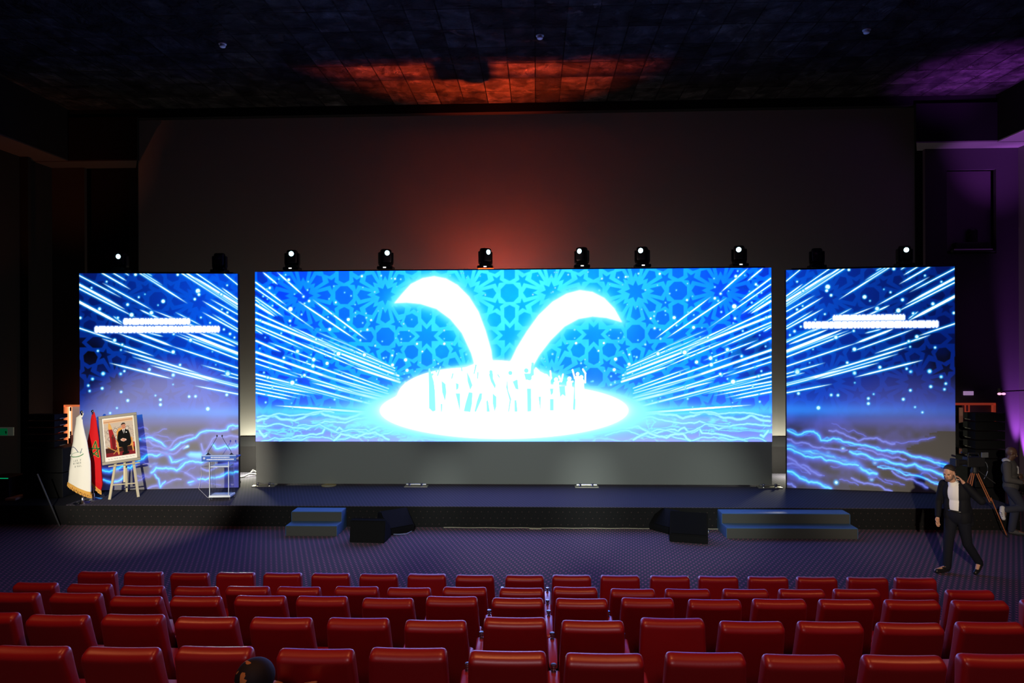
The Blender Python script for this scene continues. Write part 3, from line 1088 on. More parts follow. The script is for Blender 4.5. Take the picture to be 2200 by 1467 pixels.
# ------------------------------------------------------------------ video walls
P, lum = draw_center()
L = to_lin(P.c)
L = L + np.clip(lum - 0.80, 0, 1)[..., None] * 7.0
L[..., 2] *= 1.0 + 1.6 * np.clip((P.c[..., 2] - 0.85) / 0.15, 0, 1)
cw0, cw1 = at_y(548.5, 766, 15.86).x, at_y(1658, 766, 15.86).x
cz0, cz1 = at_y(1103, 948.5, 15.86).z, at_y(1103, 579.5, 15.86).z
print('centre wall', cw0, cw1, cz0, cz1)
t = thing('video_wall', 'wide glowing blue video wall with two white leaves and a cheering crowd', 'video wall', ((cw0 + cw1) / 2, 15.86, cz0))
hw, hh = (cw1 - cw0) / 2, cz1 - cz0
me = grid_mesh('display', L, lambda U, V: ((U * 2 - 1) * hw, 0 * U, (1 - V) * hh))
link_obj('display', me, LED_MAT, t)
bm = NB()
box(bm, -hw - 0.003, hw + 0.003, 0.006, 0.12, -0.003, hh + 0.003)
obj('cabinet', bm, BLACK, t)
bm = NB()
for k in range(9):
    x = -hw + 0.4 + k * (2 * hw - 0.8) / 8
    box(bm, x - 0.03, x + 0.03, 0.12, 0.16, -0.99, hh - 0.02)
    box(bm, x - 0.03, x + 0.03, 0.16, 0.60, -0.99, -0.93)
obj('rear_support', bm, BLACK, t)

L_, lumL = draw_side(False)
R_, lumR = draw_side(True)
for nm, Pq, lm, c4, lab in (
        ('video_wall', L_, lumL, ((172, 587, 1054), (512.5, 588, 1047)), 'tall blue video wall behind the flags and the lectern'),
        ('video_wall', R_, lumR, ((1691, 579.6, 1048), (2053.5, 572.5, 1060)), 'tall blue video wall on the right with a brownish lower corner')):
    (xa, ta, ba), (xb, tb, bb) = c4
    pa, pb_ = at_z(xa, ba, STAGE_Z + 0.01), at_z(xb, bb, STAGE_Z + 0.01)
    d = Vector((pb_.x - pa.x, pb_.y - pa.y, 0))
    wdt = d.length
    ha = at_y(xa, ta, pa.y).z - pa.z
    hb = at_y(xb, tb, pb_.y).z - pb_.z
    print('side wall', pa, pb_, wdt, ha, hb)
    hgt = (ha + hb) / 2
    t = thing(nm, lab, 'video wall', pa, math.atan2(d.y, d.x))
    Lq = to_lin(Pq.c)
    Lq = Lq + np.clip(lm - 0.85, 0, 1)[..., None] * 4.0
    me = grid_mesh('display', Lq, lambda U, V, w_=wdt, h_=hgt: (U * w_, 0 * U, (1 - V) * h_))
    link_obj('display', me, LED_MAT, t)
    bm = NB()
    box(bm, -0.003, wdt + 0.003, 0.006, 0.12, -0.008, hgt + 0.003)
    obj('cabinet', bm, BLACK, t)
    bm = NB()
    for k in range(4):
        x = 0.15 + k * (wdt - 0.3) / 3
        box(bm, x - 0.03, x + 0.03, 0.12, 0.20, -0.008, hgt)
        box(bm, x - 0.03, x + 0.03, 0.20, 0.55, -0.008, 0.05)
    obj('rear_support', bm, BLACK, t)
    if xa < 500:
        LSC = (pa.copy(), pb_.copy(), hgt)
    else:
        RSC = (pa.copy(), pb_.copy(), hgt)

# grey fascia below the centre wall
bm = NB()
GREYF = mat('grey_fascia', (0.155, 0.165, 0.165), 0.75, bump=0.05, bscale=4)
box(bm, cw0, cw1, 15.875, 15.90, STAGE_Z + 0.03, cz0 - 0.004)
tag(obj('stage_fascia', bm, GREYF), 'long plain grey panel below the wide video wall', 'panel')

# steel feet peeking from under the fascia
first = None
for (px, lab) in ((562, 'shiny metal foot under the left end of the grey panel'), (893, 'shiny metal foot below the grey panel, left of centre'),
                  (1262, 'shiny metal foot below the grey panel, right of centre'), (1655, 'shiny metal foot under the right end of the grey panel')):
    p = at_z(px, 1048, STAGE_Z)
    if first is None:
        t = thing('screen_foot', lab, 'metal foot', (p.x, 15.72, STAGE_Z), 0, 'metal feet of the wide video wall')
        bm = NB()
        box(bm, -0.28, 0.26, -0.09, 0.12, 0, 0.018, 0.004)
        obj('base_plate', bm, mat('steel', (0.55, 0.53, 0.45), 0.3, 0.9), t)
        bm = NB()
        tube(bm, [(-0.24, 0, 0.05), (0.22, 0, 0.05)], 0.02, 10)
        obj('cross_tube', bm, MATS['steel'], t)
        for sx in (-0.16, 0.12):
            bm = NB()
            lathe(bm, [(0.03, 0.015), (0.03, 0.05), (0.018, 0.07), (0.03, 0.075), (0.03, 0.095)], 12, Matrix.Translation((sx, -0.03, 0)))
            obj('levelling_bolt', bm, CHROME, t)
        first = t
    else:
        dup(first, (p.x, 15.72, STAGE_Z), 0, lab)
bm = NB()
p = at_z(707, 1043, STAGE_Z)
lathe(bm, [(0.17, 0), (0.175, 0.012), (0.16, 0.02), (0.05, 0.022)], 24, Matrix.Translation((p.x, 15.80, STAGE_Z)))
tag(obj('floor_disc', bm, mat('brass', (0.7, 0.55, 0.25), 0.4, 0.8)), 'golden disc lying at the foot of the grey panel', 'disc')

# cables in the left gap and at the foot of the stage
bm = NB()
ga, gb = at_z(519, 1026, STAGE_Z), at_z(552, 1022, STAGE_Z)
tube(bm, [(ga.x - 0.1, ga.y - 0.1, STAGE_Z + 0.02), (ga.x + 0.05, ga.y, STAGE_Z + 0.02), ((ga.x + gb.x) / 2, (ga.y + gb.y) / 2, STAGE_Z + 0.07), (gb.x, gb.y, STAGE_Z + 0.03),
          (gb.x + 0.15, gb.y + 0.05, STAGE_Z + 0.02)], 0.022, 8)
tag(obj('cable', bm, mat('white_cable', (0.7, 0.7, 0.66), 0.5)), 'white cable arching in the gap beside the left video wall', 'cable')
bm = NB()
rng = random.Random(9)
for k in range(9):
    x, y = gb.x - 0.35 + rng.random() * 0.35, gb.y + 0.25 + rng.random() * 0.25
    tube(bm, [(x, y, STAGE_Z + 0.012), (x + 0.06, y + 0.05, STAGE_Z + 0.05 + 0.05 * rng.random()), (x + 0.16, y + 0.06, STAGE_Z + 0.03), (x + 0.22, y, STAGE_Z + 0.012)], 0.011, 6)
tag(obj('cable_heap', bm, mat('glossy_cable', (0.05, 0.05, 0.05), 0.25)), 'heap of shiny black cables behind the gap left of the wide video wall', 'cables', kind='stuff')
bm = NB()
pts = []
for k in range(40):
    x = -1.9 + k * 0.145
    pts.append((x, 13.80 + 0.012 * math.sin(k * 1.3), 0.012))
tube(bm, pts, 0.008, 6)
tag(obj('cable', bm, mat('pale_cable', (0.30, 0.28, 0.22), 0.6)), 'thin pale cable along the foot of the stage', 'cable')
bm = NB()
p = at_z(1150, 1133, 0)
box(bm, p.x - 0.12, p.x + 0.12, 13.74, 13.79, 0.0, 0.02, 0.004)
tag(obj('cable_connector', bm, MATS['pale_cable']), 'small pale connector on the floor at the centre of the stage foot', 'connector')

# ------------------------------------------------------------------ truss and moving heads
def truss(name, x0, x1, y, z, label, rz=0.0, org=None):
    t = thing(name, label, 'truss', (x0, y, z), rz)
    Ln = x1 - x0
    for dy in (0.0, 0.22):
        bm = NB()
        tube(bm, [(0, dy, 0), (Ln, dy, 0)], 0.022, 10)
        obj('chord', bm, mat('truss_metal', (0.10, 0.09, 0.09), 0.35, 0.7), t)
    bm = NB()
    n = max(2, int(Ln / 0.3))
    for k in range(n):
        a, b = k * Ln / n, (k + 1) * Ln / n
        tube(bm, [(a, 0 if k % 2 else 0.22, 0), (b, 0.22 if k % 2 else 0, 0)], 0.010, 6)
    obj('lattice', bm, MATS['truss_metal'], t)
    return t


TZ = cz1 + 0.03
truss('light_truss', cw0 + 0.25, cw1 - 0.1, 16.0, TZ - 0.01, 'black truss along the top edge of the wide video wall')


def slope(S, nm, lab):
    pa, pb_, hgt = S
    d = (pb_ - pa)
    t = truss(nm, 0, d.length - 0.3, 0, 0, lab, math.atan2(d.y, d.x))
    n = Vector((-d.y, d.x, 0)).normalized()
    t.location = pa + n * 0.16 + d.normalized() * 0.15 + Vector((0, 0, hgt + 0.03))
    return t


slope(LSC, 'light_truss', 'black truss on top of the left video wall')
slope(RSC, 'light_truss', 'black truss on top of the right video wall')

LENS = mat('beam_lens', (0.6, 0.8, 1.0), 0.1, emit=(0.45, 0.85, 1.0), estr=6.0)
LENS_OFF = mat('dark_lens', (0.02, 0.02, 0.03), 0.08, spec=0.8)
LCD = mat('status_display', (0.3, 0.3, 0.3), 0.3, emit=(1.0, 0.95, 0.9), estr=1.5)


def moving_head(loc, pan, tilt, lab, on=True, size=1.0, lcd=True):
    s = size
    t = thing('moving_head_light', lab, 'stage light', loc, 0.0, 'moving head lights above the video walls')
    bm = NB()
    box(bm, -0.19 * s, 0.19 * s, -0.15 * s, 0.15 * s, 0, 0.075 * s, 0.02 * s)
    box(bm, -0.14 * s, 0.14 * s, -0.12 * s, 0.12 * s, 0.07 * s, 0.12 * s, 0.015 * s)
    obj('base', bm, BLACK, t)
    if lcd:
        bm = NB()
        box(bm, -0.035 * s, 0.035 * s, -0.158 * s, -0.148 * s, 0.03 * s, 0.055 * s)
        obj('status_display', bm, LCD, t)
    RM = Matrix.Rotation(pan, 4, 'Z')
    bm = NB()
    for sx in (-1, 1):
        box(bm, sx * 0.15 * s - 0.028 * s, sx * 0.15 * s + 0.028 * s, -0.065 * s, 0.065 * s, 0.14 * s, 0.42 * s, 0.02 * s, 3, RM)
    box(bm, -0.17 * s, 0.17 * s, -0.065 * s, 0.065 * s, 0.115 * s, 0.17 * s, 0.015 * s, 2, RM)
    obj('yoke', bm, BLACK, t)
    HM = RM @ Matrix.Translation((0, 0, 0.36 * s)) @ Matrix.Rotation(tilt, 4, 'X')
    # head: tall rounded body with the lens high on its front
    HM = RM @ Matrix.Translation((0, 0, 0.335 * s)) @ Matrix.Rotation(tilt, 4, 'X')
    bm = NB()
    box(bm, -0.125 * s, 0.125 * s, -0.10 * s, 0.10 * s, -0.17 * s, 0.165 * s, 0.055 * s, 4, HM)
    h = obj('head', bm, BLACK, t, True)
    AX = HM @ Matrix.Translation((0, -0.095 * s, 0.065 * s)) @ Matrix.Rotation(math.radians(90), 4, 'X')
    bm = NB()
    lathe(bm, [(0.070 * s, -0.02 * s), (0.070 * s, 0.012 * s), (0.064 * s, 0.014 * s)], 24, AX)
    obj('lens_ring', bm, BLACK, h, True)
    bm = NB()
    lathe(bm, [(0.060 * s, 0.008 * s), (0.058 * s, 0.018 * s), (0.035 * s, 0.026 * s), (0.008 * s, 0.028 * s)], 24, AX)
    obj('lens', bm, LENS if on else LENS_OFF, h, True)
    return t


for (px, py, on, pan, tilt, lab) in (
        (628, 562, True, 0.12, -0.75, 'lit moving head light at the left end of the wide video wall'),
        (829, 565, True, 0.5, -0.75, 'lit moving head light above the left leaf tip of the wide video wall'),
        (1043, 560, True, 0.75, -0.75, 'lit moving head light nearest the middle of the wide video wall'),
        (1250, 563, True, -0.6, -0.75, 'lit moving head light above the right leaf of the wide video wall'),
        (1380, 563, True, -0.5, -0.75, 'lit moving head light just right of the right leaf tip'),
        (1588, 562, True, -0.35, -0.7, 'lit moving head light at the right end of the wide video wall')):
    p = at_y(px, py, 16.1)
    moving_head((p.x, 16.1, TZ + 0.02), pan, -tilt * 0.2 - 0.12, lab, on, 0.98)


def on_side(S, px, on, pan, lab):
    pa, pb_, hgt = S
    d = (pb_ - pa).normalized()
    n = Vector((-d.y, d.x, 0))
    best = None
    for k in range(400):
        q = pa + d * (k / 400 * (pb_ - pa).length) + n * 0.27
        v = CAM_M.inverted() @ Vector((q.x, q.y, 5.6))
        x = W_PX / 2 + F_PX * v.x / -v.z
        if best is None or abs(x - px) < best[0]:
            best = (abs(x - px), q)
    q = best[1]
    return moving_head((q.x, q.y, STAGE_Z + 0.01 + hgt + 0.05), pan, 0.12, lab, on, 0.92, False)


on_side(LSC, 260, True, 0.0, 'lit moving head light on the left half of the left video wall')
on_side(LSC, 472, False, 0.1, 'unlit moving head light at the right end of the left video wall')
on_side(RSC, 1755, False, -0.3, 'unlit moving head light at the left end of the right video wall')
on_side(RSC, 1943, True, -0.1, 'lit moving head light on the right half of the right video wall')

# ------------------------------------------------------------------ stairs and monitors at the stage front
TREAD = mat('lit_blue_tread', (0.045, 0.11, 0.24), 0.5)  # blue reflection of the video walls is put into the tread colour
RISER = mat('dark_riser', (0.045, 0.045, 0.042), 0.7)


def stairs(x0, x1, lab):
    t = thing('stage_steps', lab, 'steps', ((x0 + x1) / 2, STAGE_Y - 0.02, 0))
    w = (x1 - x0) / 2
    for (ya, yb, za, zb_) in ((-0.67, -0.001, 0.0, 0.19), (-0.345, -0.001, 0.205, 0.385)):
        bm = NB()
        box(bm, -w, w, ya + 0.005, yb, za, zb_, 0.003, 1)
        obj('step_box', bm, RISER, t)
        bm = NB()
        box(bm, -w - 0.003, w + 0.003, ya, yb, zb_, zb_ + 0.015, 0.003, 1)
        obj('tread', bm, TREAD, t)
    for sx in (-1, 1):
        bm = NB()
        prism(bm, [(-0.665, 0.004), (-0.665, 0.19), (-0.34, 0.19), (-0.34, 0.385), (-0.004, 0.385), (-0.004, 0.004)], sx * (w + 0.001), sx * (w + 0.010), 'x')
        obj('side_panel', bm, TREAD, t)
    return t


a, b = at_z(611, 1154, 0), at_z(721, 1154, 0)
stairs(a.x, b.x, 'short dark steps, blue screen light painted on, up to the left part of the stage')
a, b = at_z(1566, 1161, 0), at_z(1847, 1161, 0)
stairs(a.x, b.x, 'wide dark steps, blue screen light painted on, up to the right part of the stage')
print('stairs', a, b)

GRILLE = mat('speaker_grille', (0.003, 0.003, 0.0035), 0.7, spec=0.1, bump=0.6, bscale=250)


def wedge(loc, rz, lab, w=0.62, d=0.48, h=0.40, cable=False):
    t = thing('floor_monitor', lab, 'loudspeaker', loc, rz, 'floor monitors at the stage front')
    bm = NB()
    prism(bm, [(-d / 2, 0), (d / 2, 0), (d / 2 * 0.72, h * 0.92), (d / 2 * 0.45, h), (-d / 2, h * 0.28)], -w / 2, w / 2, 'x')
    bmesh.ops.bevel(bm, geom=bm.edges[:], offset=0.012, segments=2, affect='EDGES')
    obj('cabinet', bm, mat('monitor_black', (0.004, 0.004, 0.005), 0.8, spec=0.12), t)
    bm = NB()
    p0, p1 = Vector((0, -d / 2 + 0.02, h * 0.31)), Vector((0, d / 2 * 0.45 - 0.02, h * 0.97))
    dr = (p1 - p0)
    nrm = Vector((0, -dr.z, dr.y)).normalized()
    for sgn in (0, 1):
        pass
    vs = []
    for (sx, q) in ((-1, p0), (1, p0), (1, p1), (-1, p1)):
        vs.append(bm.verts.new(q + nrm * 0.018 + Vector((sx * (w / 2 - 0.03), 0, 0))))
    f = bm.faces.new(vs)
    r = bmesh.ops.extrude_face_region(bm, geom=[f])
    for v in r['geom']:
        if isinstance(v, bmesh.types.BMVert):
            v.co -= nrm * 0.02
    bmesh.ops.recalc_face_normals(bm, faces=bm.faces[:])
    obj('grille', bm, GRILLE, t)
    bm = NB()
    box(bm, w / 2 - 0.002, w / 2 + 0.012, -0.06, 0.06, h * 0.30, h * 0.38, 0.004)
    obj('handle', bm, MATS['steel'] if cable else BLACK, t)
    return t


p = at_z(790, 1166, 0)
wedge((p.x, p.y + 0.22, 0), math.radians(176), 'black floor monitor standing nearest the left steps', 0.68, 0.46, 0.43)
p = at_z(846, 1146, 0)
wedge((p.x, p.y + 0.16, 0), math.radians(38), 'black floor monitor turned outward, right of the left steps', 0.62, 0.46, 0.42)
p = at_z(1480, 1166, 0)
wedge((p.x + 0.05, p.y + 0.22, 0), math.radians(-14), 'black floor monitor beside the wide right steps', 0.70, 0.50, 0.50, True)
p = at_z(1437, 1143, 0)
wedge((p.x - 0.02, p.y + 0.13, 0), math.radians(-48), 'black floor monitor behind, left of the wide right steps', 0.55, 0.42, 0.42)
bm = NB()
p = at_z(870, 1145, 0)
tube(bm, [(p.x - 0.25, p.y - 0.12, 0.012), (p.x - 0.1, p.y - 0.2, 0.03), (p.x + 0.05, p.y - 0.1, 0.012), (p.x + 0.12, p.y + 0.1, 0.012)], 0.009, 6)
tag(obj('cable', bm, mat('blue_cable', (0.25, 0.3, 0.5), 0.4)), 'bluish cable looping beside the left floor monitors', 'cable')

# ------------------------------------------------------------------ flags
def loft(name, sect, parent, m, colour_fn, nu=96, nv=150, ripple=0.02, nrip=7, seed=0, depth=0.5):
    """sect(v) -> (centre x, half width, y centre); v from 0 top to 1 bottom; z from ztop(u,v)"""
    U, V = np.meshgrid(np.linspace(0, 2 * np.pi, nu), np.linspace(0, 1, nv))
    cx, hw_, zz = sect(U, V)
    rp = 1 + ripple * np.sin(nrip * U + 1.3 * np.sin(3 * V + seed)) * np.clip(V * 1.5, 0, 1)
    x = cx + hw_ * np.cos(U) * rp
    y = hw_ * depth * 0.75 * -np.sin(U) * rp
    rgb = colour_fn(x, y, zz, U, V)
    h, w = U.shape
    co = np.stack([x, y, zz], -1)
    idx = np.arange(h * w).reshape(h, w)
    me = bpy.data.meshes.new(name)
    co = co.reshape(-1, 3)
    faces = np.stack([idx[:-1, :-1], idx[:-1, 1:], idx[1:, 1:], idx[1:, :-1]], -1).reshape(-1, 4)
    me.from_pydata(co.tolist(), [], faces.tolist())
    at = me.color_attributes.new('picture', 'FLOAT_COLOR', 'POINT')
    col = np.ones((h * w, 4), np.float32)
    col[:, :3] = to_lin(rgb.reshape(-1, 3))
    at.data.foreach_set('color', col.reshape(-1))
    return link_obj(name, me, m, parent, True)


def interp(v, xs, ys):
    return np.interp(v, xs, ys)


def pole_base(t, h):
    bm = NB()
    tube(bm, [(0, 0, 0.03), (0, 0, h)], 0.013, 12)
    obj('pole', bm, CHROME, t, True)
    bm = NB()
    sphere(bm, (0, 0, h + 0.035), 0.034)
    lathe(bm, [(0.02, h - 0.03), (0.024, h), (0.012, h + 0.01)], 14)
    obj('finial', bm, CHROME, t, True)
    bm = NB()
    lathe(bm, [(0.17, 0), (0.17, 0.012), (0.10, 0.03), (0.03, 0.05), (0.024, 0.13), (0.015, 0.14)], 28)
    obj('base', bm, CHROME, t, True)


FS = 14.3 / 1467.0  # metres per photo pixel at the flags


def glyph_strokes(ch):
    G = {'L': [((0, 0), (0, 1)), ((0, 1), (.7, 1))], 'E': [((0, 0), (0, 1)), ((0, 0), (.7, 0)), ((0, .5), (.6, .5)), ((0, 1), (.7, 1))],
         'S': [((.7, .05), (.1, .05)), ((.1, .05), (.05, .45)), ((.05, .45), (.65, .55)), ((.65, .55), (.65, .95)), ((.65, .95), (0, .95))],
         'A': [((0, 1), (.35, 0)), ((.35, 0), (.7, 1)), ((.12, .65), (.58, .65))], 'M': [((0, 1), (0, 0)), ((0, 0), (.4, .6)), ((.4, .6), (.8, 0)), ((.8, 0), (.8, 1))],
         'I': [((.3, 0), (.3, 1))], 'N': [((0, 1), (0, 0)), ((0, 0), (.7, 1)), ((.7, 1), (.7, 0))], 'R': [((0, 1), (0, 0)), ((0, 0), (.6, .1)), ((.6, .1), (.6, .45)), ((.6, .45), (0, .5)), ((.2, .5), (.7, 1))],
         'D': [((0, 0), (0, 1)), ((0, 0), (.5, .1)), ((.5, .1), (.7, .5)), ((.7, .5), (.5, .9)), ((.5, .9), (0, 1))], "'": [((.3, 0), (.25, .3))],
         'O': [((.35, 0), (0, .5)), ((0, .5), (.35, 1)), ((.35, 1), (.7, .5)), ((.7, .5), (.35, 0))], 'U': [((0, 0), (0, .9)), ((0, .9), (.65, .9)), ((.65, .9), (.65, 0))], ' ': []}
    return G[ch]


# white flag: outline read as a tapering drape, in metres
p = at_z(163, 1081, STAGE_Z)
fy = p.y
t = thing('flag', 'white gold-fringed flag with a green and blue emblem on a chrome pole', 'flag', (p.x, fy, STAGE_Z))
p_top = at_y(178, 886, fy)
wx0 = p.x
Htop = p_top.z - STAGE_Z
t.location.x = p_top.x - 0.02
pole_base(t, Htop - 0.03)
ox = t.location.x
LPX = np.array([892, 930, 970, 1010, 1050])
rowsW = [(888, 175, 180), (897, 163.5, 177), (910, 162.5, 178), (930, 159, 182), (950, 157, 187), (970, 153, 190), (990, 151.5, 194), (1017, 148.5, 195.5), (1050, 146.5, 196)]


def sect_from(rows, ox_, skew):
    ys = np.array([r[0] for r in rows], float)
    zs = np.array([at_y(r[1], r[0], fy).z - STAGE_Z for r in rows])
    lf = np.array([at_y(r[1], r[0], fy).x - ox_ for r in rows])
    rt = np.array([at_y(r[2], r[0], fy).x - ox_ for r in rows])
    vv = (zs[0] - zs) / (zs[0] - zs[-1])

    def f(U, V):
        l, r = interp(V, vv, lf), interp(V, vv, rt)
        z = zs[0] + (zs[-1] - zs[0]) * V
        cx, hw_ = (l + r) / 2, (r - l) / 2
        z = z - skew * np.cos(U) * np.clip((V - 0.6) / 0.4, 0, 1)
        return cx, hw_, z
    return f


PW = Pic(0, 0, 1, 1, 260, 400)
PW.c[:] = C(240, 240, 235)
PW.px = 0.005


def wf_col(x, y, z, U, V):
    # emblem in photo pixels on the front
    F = Pic(140, 880, 200, 1085, 420, 1435)
    F.px = 0.2
    F.c[:] = C(236, 236, 230)
    k = 6.38

    def q(a, b):
        return 140 + a / k, 860 + b / k
    F.line([q(108, 640), q(130, 632), q(155, 642), q(180, 665), q(205, 697)], 1.3, C(40, 55, 120))
    F.line([q(240, 718), q(246, 690), q(256, 655)], 1.0, C(40, 70, 130))
    arc = [q(190 + 85 * math.cos(a), 735 + 30 * math.sin(a) - 0.18 * 85 * math.cos(a)) for a in np.linspace(0.2, 2 * math.pi - 0.6, 26)]
    F.line(arc[:14], 1.4, C(20, 120, 70))
    F.line(arc[13:], 0.7, C(90, 150, 130))
    for txt, x0, y0, s in (('LES E', 152, 812, 20), ('MINER', 148, 850, 21), ("D'OUL", 170, 888, 21)):
        xx = x0
        for ch in txt:
            for (a, b) in glyph_strokes(ch):
                rx = lambda g: q(xx + g[0] * s * 0.72, y0 + g[1] * s - (xx - x0) * 0.17)
                F.seg(*rx(a), *rx(b), 0.6, C(110, 120, 120) + (C(232, 232, 228) - C(110, 120, 120)) * min(1, max(0, (xx - 225) / 60)))
            xx += s * 1.12 if ch != "'" else s * 0.6
    X = x + ox
    # back to pixels
    M = CAM_M.inverted()
    wx, wy, wz = X, fy + 0 * X, z + STAGE_Z
    vx = M[0][0] * wx + M[0][1] * wy + M[0][2] * wz + M[0][3]
    vy = M[1][0] * wx + M[1][1] * wy + M[1][2] * wz + M[1][3]
    vz = M[2][0] * wx + M[2][1] * wy + M[2][2] * wz + M[2][3]
    px = W_PX / 2 + F_PX * vx / -vz
    py = H_PX / 2 - F_PX * vy / -vz
    i = np.clip(((px - 140) / 60 * 419), 0, 419).astype(int)
    j = np.clip(((py - 880) / 205 * 1434), 0, 1434).astype(int)
    rgb = F.c[j, i]
    back = (y > 0.0)
    rgb = np.where(back[..., None], C(236, 236, 230), rgb)
    gold = (V > 0.965)
    return np.where(gold[..., None], C(215, 165, 80), rgb)


fl = loft('cloth', sect_from(rowsW, ox, 0.13), t, CLOTH_MAT, wf_col, 420, 460, 0.035, 6, 0.5, 0.55)


def fringe(t, rows, ox_, skew, nmr=110):
    f = sect_from(rows, ox_, skew)
    bm = NB()
    for k in range(nmr):
        U = np.array([[2 * math.pi * k / nmr]])
        V = np.array([[1.0]])
        cx, hw_, z = f(U, V)
        x, y, zz = float(cx[0, 0] + hw_[0, 0] * math.cos(U[0, 0])), float(hw_[0, 0] * 0.40 * -math.sin(U[0, 0])), float(z[0, 0])
        tube(bm, [(x, y, zz + 0.015), (x + 0.006 * math.sin(k * 2.1), y, zz - 0.03), (x + 0.008 * math.sin(k * 1.1), y, zz - 0.062)], 0.006, 5)
    o = obj('fringe', bm, mat('gold_fringe', lin((225, 170, 80)), 0.6), t)
    o['label'] = 'gold fringe'
    return o


fringe(t, rowsW, ox, 0.13)

# red flag
p = at_z(205, 1073, STAGE_Z)
fy = p.y
p_top = at_y(199.5, 884, fy)
t = thing('flag', 'red gold-fringed flag with a green five-pointed star', 'flag', (p_top.x, fy, STAGE_Z))
ox = t.location.x
pole_base(t, p_top.z - STAGE_Z - 0.03)
rowsR = [(886, 198, 203), (900, 195, 206.5), (920, 193.5, 209), (940, 189.5, 212), (965, 184.8, 214), (985, 186.5, 217), (1010, 188.5, 219), (1032, 192, 221), (1045, 197, 217)]


def rf_col(x, y, z, U, V):
    F = Pic(180, 880, 226, 1085, 320, 1430)
    F.px = 0.2
    F.c[:] = C(205, 12, 22)
    k = 6.38

    def q(a, b):
        return 140 + a / k, 860 + b / k
    S = [q(430, 558), q(352, 795), q(480, 655), q(318, 652), q(470, 770)]
    for a, b in zip(S, S[1:] + S[:1]):
        F.seg(*a, *b, 3.4, C(205, 160, 70))
    for a, b in zip(S, S[1:] + S[:1]):
        F.seg(*a, *b, 2.0, C(20, 85, 45))
    M = CAM_M.inverted()
    wx, wy, wz = x + ox, fy + 0 * x, z + STAGE_Z
    vx = M[0][0] * wx + M[0][1] * wy + M[0][2] * wz + M[0][3]
    vy = M[1][0] * wx + M[1][1] * wy + M[1][2] * wz + M[1][3]
    vz = M[2][0] * wx + M[2][1] * wy + M[2][2] * wz + M[2][3]
    px = W_PX / 2 + F_PX * vx / -vz
    py = H_PX / 2 - F_PX * vy / -vz
    i = np.clip(((px - 180) / 46 * 319), 0, 319).astype(int)
    j = np.clip(((py - 880) / 205 * 1429), 0, 1429).astype(int)
    rgb = F.c[j, i]
    rgb = np.where((y > 0.0)[..., None], C(205, 12, 22), rgb)
    gold = (V > 0.985)
    return np.where(gold[..., None], C(215, 165, 80), rgb)


loft('cloth', sect_from(rowsR, ox, 0.11), t, CLOTH_MAT, rf_col, 300, 380, 0.05, 5, 1.5, 0.5)
fringe(t, rowsR, ox, 0.11, 70)

